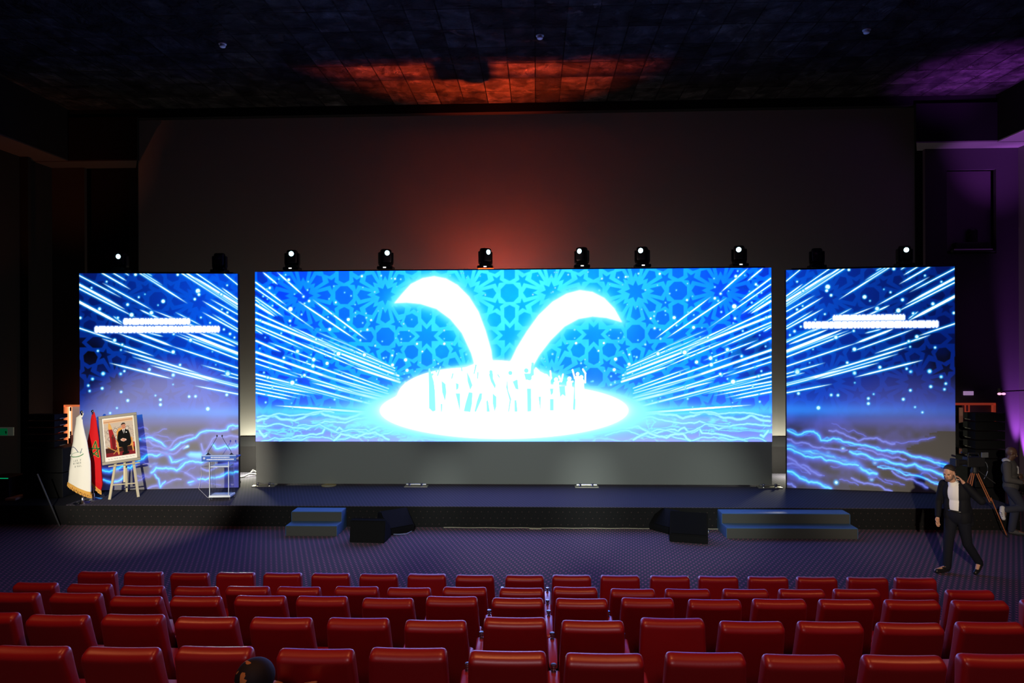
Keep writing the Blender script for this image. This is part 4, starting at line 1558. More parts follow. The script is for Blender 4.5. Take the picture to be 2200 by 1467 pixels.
# ------------------------------------------------------------------ framed portrait on an easel
def draw_portrait():
    P = Pic(0, 0, 100, 140, 150, 210)
    P.px = 0.8
    P.c[:] = C(238, 236, 228)
    P.poly([(4, 5), (96, 5), (96, 126), (4, 126)], C(200, 185, 170))
    P.poly([(4, 5), (96, 5), (96, 16), (4, 18)], C(222, 185, 150))
    P.poly([(4, 12), (96, 9), (96, 12), (4, 15)], C(190, 140, 105))
    n = fbm(P.X.shape, 5, 5, 3)
    P.c = lerp(P.c, C(150, 135, 125), np.clip((n - 0.52) * 6, 0, 1) * ((P.Y > 30) & (P.Y < 100) & (P.X > 4) & (P.X < 96)) * 0.55)
    for (x, y) in ((18, 45), (39, 42), (76, 39), (20, 68), (42, 65), (42, 84)):
        P.dot(x, y, 6.5, C(120, 112, 105))
        P.dot(x, y, 4.6, C(225, 215, 205))
        P.dot(x, y, 1.6, C(130, 120, 110))
    P.poly([(4, 98), (96, 96), (96, 126), (4, 126)], C(60, 28, 25))
    P.poly([(4, 114), (96, 112), (96, 126), (4, 126)], C(125, 28, 38))
    P.poly([(86, 88), (96, 86), (96, 102), (86, 102)], C(170, 30, 45))
    # furled flag in the picture
    P.poly([(20, 16), (25, 22), (31, 45), (38, 75), (37, 104), (20, 102), (19, 60), (17, 36)], C(160, 35, 40))
    P.poly([(20, 14), (24, 20), (30, 38), (18, 38), (17, 28)], C(225, 170, 90))
    P.poly([(24, 60), (36, 66), (34, 104), (26, 102)], C(110, 20, 28))
    P.seg(28, 56, 32, 66, 1.6, C(40, 60, 40))
    P.seg(32, 56, 27, 66, 1.6, C(40, 60, 40))
    P.seg(12, 95, 46, 116, 2.6, C(190, 135, 70))
    P.seg(46, 100, 28, 118, 2.6, C(190, 135, 70))
    # gilt chair
    gold = C(222, 158, 85)
    P.poly([(42, 46), (50, 36), (60, 36), (66, 44), (66, 80), (42, 80)], gold)
    P.poly([(38, 74), (44, 74), (46, 122), (42, 122)], gold)
    P.poly([(84, 70), (90, 70), (92, 116), (88, 116)], gold)
    P.poly([(40, 94), (92, 90), (92, 97), (40, 101)], gold)
    # seated man in a dark suit
    suit = C(7, 7, 9)
    P.poly([(48, 48), (58, 42), (70, 42), (80, 47), (84, 62), (86, 84), (84, 92), (48, 94), (42, 76), (44, 60)], suit)
    P.poly([(45, 84), (84, 82), (82, 96), (72, 98), (72, 120), (60, 124), (58, 100), (46, 98)], suit)
    P.poly([(56, 116), (76, 114), (76, 122), (54, 126)], C(10, 9, 12))
    P.poly([(60, 41), (69, 40), (67, 54), (64, 56)], C(235, 232, 232))
    P.poly([(63.4, 43), (66.2, 43), (66.4, 56), (64.6, 58)], C(20, 20, 28))
    P.poly([(70, 51), (74, 50), (74.5, 54), (71, 54)], C(240, 240, 240))
    sk = C(205, 140, 112)
    P.poly([(58, 28), (60, 24), (66, 22.5), (71, 25), (72, 32), (70, 38), (66, 42), (62, 41), (59, 36)], sk)
    P.poly([(57.5, 29), (59, 23), (64, 20), (70, 21.5), (72.5, 28), (70.5, 26), (66, 25), (61, 26)], C(45, 38, 38))
    P.seg(63.5, 36.5, 67.5, 36.3, 0.9, C(120, 70, 60))
    P.seg(61, 30.6, 63.4, 30.4, 0.8, C(60, 45, 40))
    P.seg(66.5, 30.2, 69, 30, 0.8, C(60, 45, 40))
    P.poly([(52, 74), (60, 70), (70, 74), (72, 78), (62, 82), (54, 78)], C(225, 190, 175))
    P.poly([(56, 73), (66, 73), (67, 79), (60, 81)], sk)
    # handwritten dedication
    rng = random.Random(3)
    x = 10
    while x < 92:
        ln = rng.uniform(3, 10)
        y = 134 - (x - 10) * 0.02
        P.line([(x, y), (x + ln * 0.3, y - 1.4), (x + ln * 0.6, y + 0.7), (x + ln, y - 0.4)], 0.55, C(110, 110, 120))
        x += ln + rng.uniform(1.5, 5)
    return P


EY = 14.42
ez = thing('easel', 'pale wooden easel holding the framed portrait', 'easel', (0, 0, 0))
WOOD = mat('pale_wood', (0.62, 0.56, 0.38), 0.55, bump=0.1, bscale=30)
fl_, fr_ = at_z(236, 1075, STAGE_Z), at_z(296, 1066, STAGE_Z)
mid = (fl_ + fr_) / 2
ez.location = mid
eyaw = math.atan2(fr_.y - fl_.y, fr_.x - fl_.x) * 0.58
ez.rotation_euler = (0, 0, eyaw)
hwid = (fr_ - fl_).length / 2


def bar(name, a, b, w, d, parent, m=WOOD):
    a, b = Vector(a), Vector(b)
    z = (b - a)
    L = z.length
    q = z.to_track_quat('Z', 'Y')
    bm = NB()
    box(bm, -w / 2, w / 2, -d / 2, d / 2, 0, L, 0.004, 1, Matrix.Translation(a) @ q.to_matrix().to_4x4())
    return obj(name, bm, m, parent)


bar('leg', (-hwid, 0, 0.0), (-0.07, 0.33, 1.50), 0.050, 0.030, ez)
bar('leg', (hwid, 0, 0.0), (0.07, 0.33, 1.50), 0.050, 0.030, ez)
bar('mast', (0.0, 0.085, 0.33), (0.0, 0.345, 1.52), 0.045, 0.022, ez)
bar('rear_leg', (0.0, 0.72, 0.0), (0.0, 0.36, 1.46), 0.040, 0.022, ez)
bar('cross_bar', (-hwid * 0.80, 0.055, 0.30), (hwid * 0.80, 0.055, 0.30), 0.035, 0.022, ez)
bar('tray', (-0.30, 0.125, 0.695), (0.30, 0.125, 0.735), 0.09, 0.022, ez)

PROLL = 5.0
print('eyaw', math.degrees(eyaw))
# frame: built from its own plane, leaning back on the easel
ER = Matrix.Rotation(eyaw, 4, 'Z')
c0 = ez.location + (ER @ Vector((-0.095, 0.21, 1.275)))
pf = thing('framed_portrait', 'framed photograph of a seated person in a dark suit on a gilt chair', 'picture', c0, 0)
pf.rotation_euler = (ER @ Matrix.Rotation(math.radians(-12.4), 4, 'X') @ Matrix.Rotation(math.radians(-PROLL), 4, 'Y')).to_euler()
fw, fh = 0.365, 0.53
bpy.context.view_layer.update()
_M = Matrix.Translation(c0) @ pf.rotation_euler.to_matrix().to_4x4()
for (a, b) in ((-fw, fh), (fw, fh), (fw, -fh), (-fw, -fh)):
    v = CAM_M.inverted() @ (_M @ Vector((a, 0, b)))
    print('portrait corner', round(W_PX / 2 + F_PX * v.x / -v.z, 1), round(H_PX / 2 - F_PX * v.y / -v.z, 1))
bm = NB()
fm = 0.062
for (xa, xb, za, zb_) in ((-fw, fw, fh - fm, fh), (-fw, fw, -fh, -fh + fm), (-fw, -fw + fm, -fh + fm, fh - fm), (fw - fm, fw, -fh + fm, fh - fm)):
    box(bm, xa, xb, -0.02, 0.02, za, zb_, 0.004, 1)
obj('frame', bm, mat('grey_gilt_frame', (0.16, 0.145, 0.115), 0.5, 0.2), pf)
PP = draw_portrait()
iw, ih = fw - fm, fh - fm
me = grid_mesh('photograph', to_lin(PP.c), lambda U, V: ((U * 2 - 1) * iw, 0 * U - 0.008, (1 - 2 * V) * ih))
link_obj('photograph', me, PRINT_MAT, pf)
bm = NB()
box(bm, -iw, iw, 0.0, 0.015, -ih, ih)
obj('backing', bm, BLACK, pf)

# ------------------------------------------------------------------ lectern with two microphones
lz = at_z(474, 1074, STAGE_Z)
ACR = mat('acrylic', (0.92, 0.96, 1.0), 0.06, trans=1.0, spec=0.6)
ACR.node_tree.nodes['Principled BSDF'].inputs['IOR'].default_value = 1.25
ACE = mat('acrylic_edge', (0.75, 0.85, 1.0), 0.3, spec=0.9)
LY = lz.y + 0.12
le = thing('lectern', 'clear acrylic lectern with a blue lettered front board', 'lectern', (lz.x, LY, STAGE_Z), math.radians(5))
s = LY / 1467.0
htop = at_y(474, 975, LY).z - STAGE_Z
bm = NB()
box(bm, -0.25, 0.20, -0.15, 0.16, 0.06, 0.10, 0.006, 2)
obj('base', bm, ACE, le)
for (x, y) in ((-0.235, -0.135), (0.185, -0.135), (-0.235, 0.145), (0.185, 0.145)):
    bm = NB()
    lathe(bm, [(0.016, 0), (0.02, 0.01), (0.016, 0.06)], 12, Matrix.Translation((x, y, 0)))
    obj('foot', bm, CHROME, le)
for (x0_, x1_, nm) in ((-0.235, -0.222, 'side_panel'), (0.155, 0.168, 'side_panel')):
    bm = NB()
    box(bm, x0_, x1_, -0.13, 0.17, 0.10, htop - 0.07, 0.002, 1)
    obj(nm, bm, ACR, le)
bm = NB()
box(bm, -0.222, 0.155, -0.005, 0.004, 0.10, htop - 0.07)
obj('front_panel', bm, ACR, le)
bm = NB()
for x in (-0.235, 0.162):
    box(bm, x - 0.006, x + 0.006, -0.142, -0.130, 0.10, htop - 0.06)
obj('edge_strip', bm, ACE, le)
bm = NB()
box(bm, -0.222, 0.155, -0.12, 0.16, 0.70, 0.715)
obj('shelf', bm, ACE, le)
LBM = mat('lectern_blue', lin((60, 95, 190)), 0.4)
bm = NB()
box(bm, -0.36, 0.34, -0.194, 0.10, htop - 0.06, htop - 0.035, 0.003, 1)
obj('desk_top', bm, LBM, le)
PL = Pic(0, 0, 75, 14, 225, 42)
PL.px = 0.4
PL.c[:] = C(70, 105, 200)
PL.poly([(0, 0), (75, 0), (75, 2), (0, 2)], C(170, 195, 245))
for a in range(6):
    PL.seg(5.5, 6.8, 5.5 + 2.6 * math.cos(a * 1.047), 6.8 + 2.6 * math.sin(a * 1.047), 0.8, C(235, 240, 255))
rng = random.Random(2)
for y, xa, xb in ((5.0, 20, 60), (9.6, 11, 69)):
    x = xa
    while x < xb:
        w_ = rng.uniform(0.9, 1.7)
        PL.poly([(x, y - 1.3), (x + w_, y - 1.3), (x + w_, y + 1.3), (x, y + 1.3)], C(225, 235, 255))
        x += w_ + 0.55
me = grid_mesh('front_board', to_lin(PL.c), lambda U, V: ((U * 0.72 - 0.37), 0 * U - 0.212, htop + 0.01 - V * 0.135))
link_obj('front_board', me, PRINT_MAT, le)
bm = NB()
box(bm, -0.37, 0.35, -0.209, -0.195, htop - 0.125, htop + 0.01, 0.002, 1)
obj('board_backing', bm, LBM, le)


def mic(px, top_px, top_py, lab):
    b = at_y(px, 968, LY)
    tp = at_y(top_px, top_py, LY)
    g = thing('gooseneck_microphone', lab, 'microphone', (b.x, LY - 0.02, STAGE_Z + htop - 0.035), 0, 'microphones on the lectern')
    dx, dz = tp.x - b.x, tp.z - (STAGE_Z + htop - 0.035)
    bm = NB()
    lathe(bm, [(0.055, 0), (0.052, 0.015), (0.025, 0.04), (0.012, 0.06)], 20)
    obj('base', bm, BLACK, g, True)
    bm = NB()
    tube(bm, [(0, 0, 0.05), (dx * 0.06, 0, 0.10), (dx * 0.5, 0, dz * 0.55), (dx * 0.9, 0, dz * 0.86), (dx, 0, dz - 0.02)], 0.005, 8)
    obj('stem', bm, BLACK, g, True)
    bm = NB()
    sphere(bm, (dx, 0, dz), 0.016, 1, 1, 1.5)
    obj('capsule', bm, BLACK, g, True)


mic(448, 467, 936, 'left gooseneck microphone on the lectern, bent to the right')
mic(498, 478, 936, 'right gooseneck microphone on the lectern, bent to the left')
bm = NB()
pts = [at_y(432, 1002, LSC[1].y - 0.12), at_y(433, 1020, LSC[1].y - 0.12), at_y(429, 1040, LSC[1].y - 0.14)]
q = at_z(427, 1050, STAGE_Z + 0.008)
pts += [q, at_z(445, 1068, STAGE_Z + 0.008), at_z(455, 1072, STAGE_Z + 0.008)]
pts = [at_y(452, 990, LY + 0.15)] + pts
tube(bm, pts, 0.0045, 6)
tag(obj('cable', bm, MATS['white_cable']), 'thin white microphone cable hanging left of the lectern', 'cable')

# ------------------------------------------------------------------ loudspeaker stacks
PA = mat('pa_black', (0.0045, 0.005, 0.0065), 0.65, spec=0.25, bump=0.3, bscale=120)


def pa_stack(x0, x1, y0, z0, ztop, zsub, lab, mirror=False, extra=0.18):
    t = thing('loudspeaker_stack', lab, 'loudspeakers', ((x0 + x1) / 2, y0, z0))
    w = (x1 - x0) / 2
    n = 5
    sub_h = zsub - z0
    sg = -1 if mirror else 1
    for k in range(2):
        bm = NB()
        a, b = sub_h * k / 2, sub_h * (k + 1) / 2 - 0.015
        xa, xb = (-w, w + extra) if not mirror else (-w - extra * 0, w)
        box(bm, xa, xb, 0, 0.75, a, b, 0.012, 2)
        c = obj('subwoofer', bm, PA, t)
        bm = NB()
        for j in range(3):
            lathe(bm, [(0.05 - 0.01 * j, 0), (0.04 - 0.01 * j, 0.02)], 12, Matrix.Translation(((xb - 0.002) if not mirror else xa + 0.002, 0.3, b - 0.2 - 0.08 * j)) @ Matrix.Rotation(math.radians(90), 4, 'Y'))
        obj('connector_plate', bm, MATS['steel'], c)
    hgt = (ztop - zsub) / n
    for k in range(n):
        bm = NB()
        z = sub_h + k * hgt
        prism(bm, [(0.0, z + 0.01), (0.0, z + hgt - 0.015), (0.42, z + hgt - 0.035), (0.42, z + 0.03)], -w, w, 'x')
        c = obj('array_box', bm, PA, t)
        bm = NB()
        box(bm, w * sg - 0.012 if not mirror else -w - 0.012, w * sg + 0.012 if not mirror else -w + 0.012, 0.16, 0.34, z + 0.02, z + 0.035)
        obj('rigging_plate', bm, MATS['steel'], c)
    return t


a = at_z(48, 1075, 0.43)
SY = 14.6
xa, xb = at_y(48, 1000, SY).x, at_y(117, 1000, SY).x
bm = NB()
box(bm, XL + 0.02, sl.x - 0.03, 13.9, 17.25, 0, 0.40)
tag(obj('side_riser', bm, BLACKM), 'black platform left of the stage under the loudspeaker stack', 'platform')
pa_stack(xa, xb, SY, 0.40, at_y(80, 889, SY).z, at_y(80, 962, SY).z, 'tall black loudspeaker stack left of the flags')
SY = 14.9
xa, xb = at_y(2096, 1000, SY).x, at_y(2160, 1000, SY).x
pa_stack(xa, xb, SY, 0.0, at_y(2120, 886, SY).z, at_y(2120, 985, SY).z, 'tall black loudspeaker stack right of the right video wall', True)

# thin black stand leaning in front of the left stack
bm = NB()
pA, pB = at_y(80, 1018, 13.6), at_z(128, 1130, 0.0)
tube(bm, [(pB.x, pB.y, 0.0), (pA.x, pA.y, pA.z)], 0.014, 8)
tag(obj('leaning_pole', bm, mat('dull_metal', (0.12, 0.13, 0.15), 0.4, 0.6)), 'thin dark pole leaning in front of the left loudspeaker stack', 'pole')
# equipment case and rack at the far left edge
t = thing('equipment_case', 'dark equipment case with a green light at the left edge of the photo', 'case', at_y(8, 1075, 14.4) - Vector((0, 0, 0)))
t.location.z = 0.40
bm = NB()
box(bm, -0.35, 0.12, 0, 0.5, 0, 0.48, 0.01)
obj('body', bm, BLACK, t)
bm = NB()
box(bm, -0.30, 0.10, -0.004, 0.0, 0.455, 0.47)
obj('status_light', bm, mat('green_light', (0, 0.2, 0.05), 0.4, emit=(0.0, 0.5, 0.18), estr=0.7), t)
bm = NB()
p0, p1 = at_z(12, 1075, 0.40), at_z(45, 1063, 0.40)
bar2 = (p1 - p0)
box(bm, 0, bar2.length * 0.72, 0, 0.22, 0, 0.05, 0.004, 1, Matrix.Translation(p0 + Vector((0.22, 0, 0.0))) @ Matrix.Rotation(math.atan2(bar2.y, bar2.x), 4, 'Z'))
tag(obj('plank', bm, mat('raw_plank', (0.45, 0.32, 0.2), 0.7)), 'pale plank lying left of the left loudspeaker stack', 'plank')

# ------------------------------------------------------------------ left door and signs
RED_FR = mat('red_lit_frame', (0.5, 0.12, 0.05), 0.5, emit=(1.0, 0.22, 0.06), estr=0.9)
WYL = 17.35
pa_, pb2 = at_y(139, 1028, WYL), at_y(163, 871, WYL)
bm = NB()
xw = at_y(176, 900, WYL).x
box(bm, XL, pa_.x, WYL, WYL + 0.1, 0, LS - 0.03)
box(bm, pa_.x, pb2.x + 0.25, WYL, WYL + 0.1, pb2.z, LS - 0.03)
struct('wall_alcove', bm, WALL_L, 'grey wall beside the orange lit door')
d1 = NB()
box(d1, pa_.x, pa_.x + 0.045, WYL - 0.03, WYL + 0.06, pa_.z, pb2.z)
box(d1, pa_.x, pb2.x + 0.2, WYL - 0.03, WYL + 0.06, pb2.z - 0.03, pb2.z + 0.02)
door = obj('door_1', d1, mat('door_frame_glow', (0.75, 0.25, 0.12), 0.5, emit=(1.0, 0.25, 0.08), estr=0.5))  # glow in the frame material stands in for orange light falling on it
tag(door, 'orange lit door frame at the left behind the white flag', None, kind='structure')
bm = NB()
for k, (u0, u1) in enumerate(((0.06, 0.10), (0.15, 0.17))):
    box(bm, pa_.x + u0, pa_.x + u1, WYL + 0.02, WYL + 0.05, pa_.z, pb2.z - 0.03)
obj('door_jamb', bm, mat('door_jamb_glow', (0.9, 0.35, 0.15), 0.5, emit=(1.0, 0.38, 0.15), estr=1.1), door)  # jamb glow imitates the orange light on the door edge
bm = NB()
box(bm, pa_.x + 0.105, pa_.x + 0.145, WYL + 0.03, WYL + 0.05, pa_.z, pb2.z - 0.03)
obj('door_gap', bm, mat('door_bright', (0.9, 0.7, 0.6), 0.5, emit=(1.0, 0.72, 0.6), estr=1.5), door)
bm = NB()
box(bm, pa_.x + 0.175, pb2.x + 0.2, WYL + 0.04, WYL + 0.07, pa_.z, pb2.z - 0.03)
obj('door_leaf', bm, mat('door_leaf_glow', (0.35, 0.32, 0.30), 0.6, emit=(0.5, 0.4, 0.35), estr=0.35), door)  # self-glow stands in for light reaching the leaf
bm = NB()
for zz in (0.95, 0.62):
    box(bm, pa_.x + 0.14, pa_.x + 0.17, WYL - 0.0, WYL + 0.03, pa_.z + (pb2.z - pa_.z) * zz - 0.05, pa_.z + (pb2.z - pa_.z) * zz + 0.05)
obj('hinge', bm, BLACK, door)
bm = NB()
hz_ = at_y(155, 945, WYL).z
box(bm, pa_.x + 0.13, pa_.x + 0.20, WYL - 0.05, WYL + 0.03, hz_ - 0.09, hz_ + 0.05, 0.008)
box(bm, pa_.x + 0.19, pa_.x + 0.23, WYL - 0.08, WYL + 0.0, hz_ - 0.12, hz_ + 0.13, 0.008)
obj('door_handle', bm, mat('dark_handle', (0.2, 0.05, 0.04), 0.4), door)

p = at_y(124.5, 925, WYL)
t = thing('fire_alarm_box', 'small red alarm box on the wall left of the orange lit door', 'alarm box', (p.x, WYL, p.z))
bm = NB()
box(bm, -0.055, 0.055, -0.05, 0, -0.055, 0.055, 0.01)
obj('housing', bm, mat('alarm_red', (0.85, 0.08, 0.05), 0.4, emit=(1.0, 0.05, 0.03), estr=0.3), t)
bm = NB()
box(bm, -0.03, 0.03, -0.053, -0.049, -0.02, 0.03)
obj('label_plate', bm, mat('label_white', (0.8, 0.6, 0.55), 0.5), t)

p0, p1 = at_y(-6, 936, 15.3), at_y(27.5, 918, 15.3)
t = thing('exit_sign', 'dim green and white emergency exit sign at the left edge', 'sign', ((p0.x + p1.x) / 2, 15.3, (p0.z + p1.z) / 2))
w_, h_ = (p1.x - p0.x) / 2, (p1.z - p0.z) / 2
bm = NB()
box(bm, -w_, w_, 0, 0.04, -h_, h_, 0.004)
obj('panel', bm, mat('sign_pale', (0.16, 0.17, 0.14), 0.6, emit=(0.4, 0.45, 0.35), estr=0.05), t)
bm = NB()
box(bm, -w_, w_ * 0.30, -0.004, 0.0, -h_ * 0.9, h_ * 0.75)
obj('green_field', bm, mat('sign_green', (0.0, 0.10, 0.04), 0.6, emit=(0.0, 0.4, 0.12), estr=0.12), t)
bm = NB()
prism(bm, [(w_ * 0.0, h_ * 0.1), (w_ * 0.2, h_ * 0.1), (w_ * 0.2, -h_ * 0.5), (w_ * 0.06, -h_ * 0.5), (w_ * 0.06, -0.02)], -0.007, -0.004, 'y')
obj('pictogram', bm, mat('sign_white', (0.25, 0.3, 0.25), 0.6), t)
bm = NB()
box(bm, XL + 0.01, at_y(62, 900, 16.25).x, 16.25, 16.35, 0.41, LS - 0.04)
struct('wall_niche', bm, BLACKM)

# ------------------------------------------------------------------ right side: niche, door, sign, fixture
WYR = 17.30
p0, p1 = at_y(2035, 545, WYR), at_y(2140, 363, WYR)
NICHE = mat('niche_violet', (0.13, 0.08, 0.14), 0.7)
bm = NB()
WRX0 = at_y(1962, 600, WYR).x
dA, dB = at_y(2052, 1100, WYR), at_y(2138, 867, WYR)
box(bm, WRX0 + 0.3, p0.x, WYR, WYR + 0.1, dB.z, SOF - 0.03)
box(bm, p1.x, XR, WYR, WYR + 0.1, 0, SOF - 0.03)
box(bm, p0.x, p1.x, WYR, WYR + 0.1, p1.z, SOF - 0.03)
box(bm, p0.x, p1.x, WYR, WYR + 0.1, dB.z, p0.z)
box(bm, WRX0 + 0.3, dA.x, WYR, WYR + 0.1, 0, dB.z)
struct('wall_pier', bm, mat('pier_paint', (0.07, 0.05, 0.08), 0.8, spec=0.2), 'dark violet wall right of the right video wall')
bm = NB()
box(bm, p0.x, p1.x, WYR + 0.20, WYR + 0.26, p0.z, p1.z)
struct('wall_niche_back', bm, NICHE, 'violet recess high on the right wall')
t = thing('wall_projector', 'dark projector bracket in the violet wall recess', 'projector', ((p0.x + p1.x) / 2, WYR + 0.1, p0.z + 0.03))
w_ = (p1.x - p0.x) / 2
bm = NB()
box(bm, -w_ * 0.85, w_ * 0.9, -0.18, 0.2, 0, 0.06, 0.01)
obj('shelf', bm, BLACK, t)
bm = NB()
box(bm, -w_ * 0.62, w_ * 0.72, -0.10, 0.18, 0.06, 0.26, 0.04, 3)
lathe(bm, [(0.12, 0.25), (0.12, 0.55), (0.08, 0.6)], 16, Matrix.Translation((0.1, 0.05, 0)))
obj('body', bm, BLACK, t)
bm = NB()
box(bm, -w_ * 0.8, w_ * 0.75, -0.20, -0.18, 0.045, 0.075)
obj('chrome_trim', bm, mat('violet_trim', (0.7, 0.5, 0.8), 0.3, 0.6), t)

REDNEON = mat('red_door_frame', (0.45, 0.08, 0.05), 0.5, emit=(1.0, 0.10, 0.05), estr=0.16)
bm = NB()
box(bm, dA.x, dB.x, WYR - 0.03, WYR + 0.05, dB.z - 0.035, dB.z + 0.02)
box(bm, dB.x - 0.06, dB.x, WYR - 0.03, WYR + 0.05, 0, dB.z)
door2 = obj('door_2', bm, REDNEON)
tag(door2, 'dark doorway with a dull red frame right of the right video wall', None, kind='structure')
q1, q2 = at_y(2074, 884, WYR), at_y(2082, 868, WYR)
bm = NB()
box(bm, q1.x, q1.x + 0.02, WYR, WYR + 0.03, q1.z, q2.z)
box(bm, q2.x, q2.x + 0.02, WYR, WYR + 0.03, q1.z, q2.z)
box(bm, q1.x, q2.x + 0.02, WYR, WYR + 0.03, q1.z - 0.02, q1.z)
obj('door_closer', bm, REDNEON, door2)
q3 = at_y(2063, 905, WYR)
bm = NB()
box(bm, q3.x, q3.x + 0.07, WYR, WYR + 0.05, 0, dB.z - 0.1)
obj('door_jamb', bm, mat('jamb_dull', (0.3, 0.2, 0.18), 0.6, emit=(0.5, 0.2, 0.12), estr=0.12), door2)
bm = NB()
box(bm, q3.x + 0.08, dB.x - 0.06, WYR + 0.05, WYR + 0.08, 0, dB.z - 0.035)
obj('door_leaf', bm, mat('dark_violet_door', (0.10, 0.04, 0.09), 0.6), door2)

p = at_y(2080, 844.5, WYR)
bm = NB()
box(bm, p.x - 0.12, p.x + 0.12, WYR - 0.03, WYR, p.z - 0.05, p.z + 0.05, 0.008)
tag(obj('wall_sign', bm, mat('pink_sign', (0.45, 0.3, 0.5), 0.5, emit=(0.6, 0.35, 0.7), estr=0.45)), 'small glowing mauve sign above the dull red door frame', 'sign')

p = at_y(2152, 846, 15.6)
t = thing('wall_lamp', 'small bright pinkish wall lamp at the right edge', 'lamp', (p.x, 15.6, p.z))
bm = NB()
box(bm, -0.02, 0.02, 0.02, 0.10, -0.05, 0.12, 0.006)
tube(bm, [(0, 0.06, 0.05), (0.9, 0.12, 0.08)], 0.012, 8)
obj('bracket', bm, BLACK, t)
PK = mat('pink_glow', (1, 0.7, 0.8), 0.3, emit=(1.0, 0.40, 0.62), estr=1.5)
for sx in (-1, 1):
    bm = NB()
    sphere(bm, (sx * 0.045, 0, 0.0), 0.045, 1.0, 0.5, 0.6)
    obj('bulb', bm, PK, t, True)
t = thing('floor_uplight', 'dark uplight on the floor behind the bald person', 'lamp', (11.78, 17.0, 0))
bm = NB()
lathe(bm, [(0.09, 0), (0.09, 0.03), (0.03, 0.04), (0.03, 0.08), (0.08, 0.12), (0.09, 0.34)], 20)
obj('housing', bm, BLACK, t, True)

# black drum-shaped covered light beside the right wall
p = at_y(2071, 925, 16.2)
t = thing('covered_fan', 'dark round machine on a stand right of the right video wall', 'machine', (p.x, 16.2, 0))
bm = NB()
box(bm, -0.18, 0.18, -0.15, 0.15, 0, 0.6, 0.02)
tube(bm, [(0, 0, 0.6), (0, 0, 1.3)], 0.04, 10)
obj('stand', bm, BLACK, t)
bm = NB()
lathe(bm, [(0.20, -0.14), (0.30, -0.10), (0.31, 0.10), (0.22, 0.14)], 28, Matrix.Translation((0, 0, 1.55)) @ Matrix.Rotation(math.radians(80), 4, 'X'))
obj('drum', bm, BLACKM, t, True)

# ceiling detectors
first = None
for (px, py, lab) in ((478, 94, 'small pale ceiling detector, leftmost of three'), (1160, 76, 'small pale ceiling detector above the middle of the stage'),
                      (1862, 64, 'small pale ceiling detector, rightmost of three')):
    p = at_z(px, py, ZC)
    if first is None:
        first = t = thing('ceiling_detector', lab, 'detector', (p.x, p.y, ZC), 0, 'ceiling detectors')
        bm = NB()
        lathe(bm, [(0.04, -0.07), (0.055, -0.06), (0.06, -0.035), (0.035, -0.03), (0.035, 0)], 18)
        obj('head', bm, mat('detector_white', (0.8, 0.8, 0.8), 0.4), t, True)
        bm = NB()
        lathe(bm, [(0.075, -0.012), (0.075, 0)], 18)
        obj('mount', bm, MATS['detector_white'], t, True)
    else:
        dup(first, (p.x, p.y, ZC), None, lab)

# ------------------------------------------------------------------ auditorium seats
ROWS = [
    (8.04, [(208, 1229), (308, 1228), (406, 1233), (506, 1230), (607, 1231), (710, 1233), (813, 1235), (917, 1232), (1020, 1238), (1127, 1238), (1228, 1236), (1332, 1229),
            (1439, 1232), (1543, 1231), (1650, 1235), (1755, 1235), (1864, 1239), (1967, 1236)]),
    (7.03, [(74, 1254), (190, 1258), (303, 1263), (419, 1265), (530, 1264), (640, 1265), (765, 1264), (878, 1267), (998, 1265), (1120, 1267), (1236, 1264), (1360, 1269),
            (1478, 1269), (1603, 1269), (1724, 1269), (1842, 1268), (1966, 1268), (2085, 1270)]),
    (5.98, [(25, 1277), (160, 1278), (289, 1287), (418, 1287), (557, 1285), (690, 1286), (832, 1291), (970, 1286), (1112, 1290), (1250, 1291), (1392, 1289), (1537, 1293),
            (1676, 1291), (1820, 1292), (1962, 1293), (2108, 1294), (2256, 1290)]),
    (4.96, [(-30, 1320), (120, 1327), (283, 1325), (440, 1332), (602, 1333), (768, 1334), (935, 1340), (1106, 1331), (1274, 1340), (1445, 1328), (1617, 1341), (1786, 1341),
            (1958, 1344), (2130, 1341)]),
    (3.97, [(60, 1396), (256, 1399), (458, 1396), (676, 1402), (876, 1398), (1090, 1407), (1299, 1413), (1517, 1409), (1728, 1415), (1945, 1416), (2150, 1408)]),
]
FLOORS = []
for Y, lst in ROWS:
    zt_ = [at_y(px, py, Y).z for px, py in lst]
    FLOORS.append(sorted(zt_)[len(zt_) // 2] - 1.0)
print('row floors', FLOORS)
FLOORS[0] = 0.0
FLOORS.append(FLOORS[-1] + 0.23)
base0 = FLOORS[0]
# stepped floor under the rows
tier_edges = [7.62, 6.58, 5.52, 4.50, 3.46]
for k, yy in enumerate(tier_edges):
    y_near = tier_edges[k + 1] if k + 1 < len(tier_edges) else YF + 0.0
    bm = NB()
    box(bm, XL, XR, y_near, yy, 0.001, FLOORS[k + 1])
    struct('floor_tier_%d' % (k + 1), bm, CARPET)

LEATHER = mat('red_leather', (0.46, 0.008, 0.012), 0.42, spec=0.7, coat=0.7, bump=0.08, bscale=90)
LEATHER.node_tree.nodes['Principled BSDF'].inputs['Coat Roughness'].default_value = 0.30
LEATHER_BACK = mat('red_vinyl_back', (0.36, 0.006, 0.010), 0.55, spec=0.4, bump=0.06, bscale=120)
def coat_rough(m, r):
    m.node_tree.nodes['Principled BSDF'].inputs['Coat Roughness'].default_value = r


PAD = mat('armrest_pad', (0.55, 0.035, 0.05), 0.30, spec=0.9, coat=1.0)
coat_rough(PAD, 0.42)
SEATB = mat('seat_metal', (0.015, 0.015, 0.017), 0.5)
KNOB = mat('knob_metal', (0.35, 0.36, 0.38), 0.2, 0.9)

BACK_L = 0.66   # length of the back above its hinge
HINGE_Z = 0.37
TH = 0.095


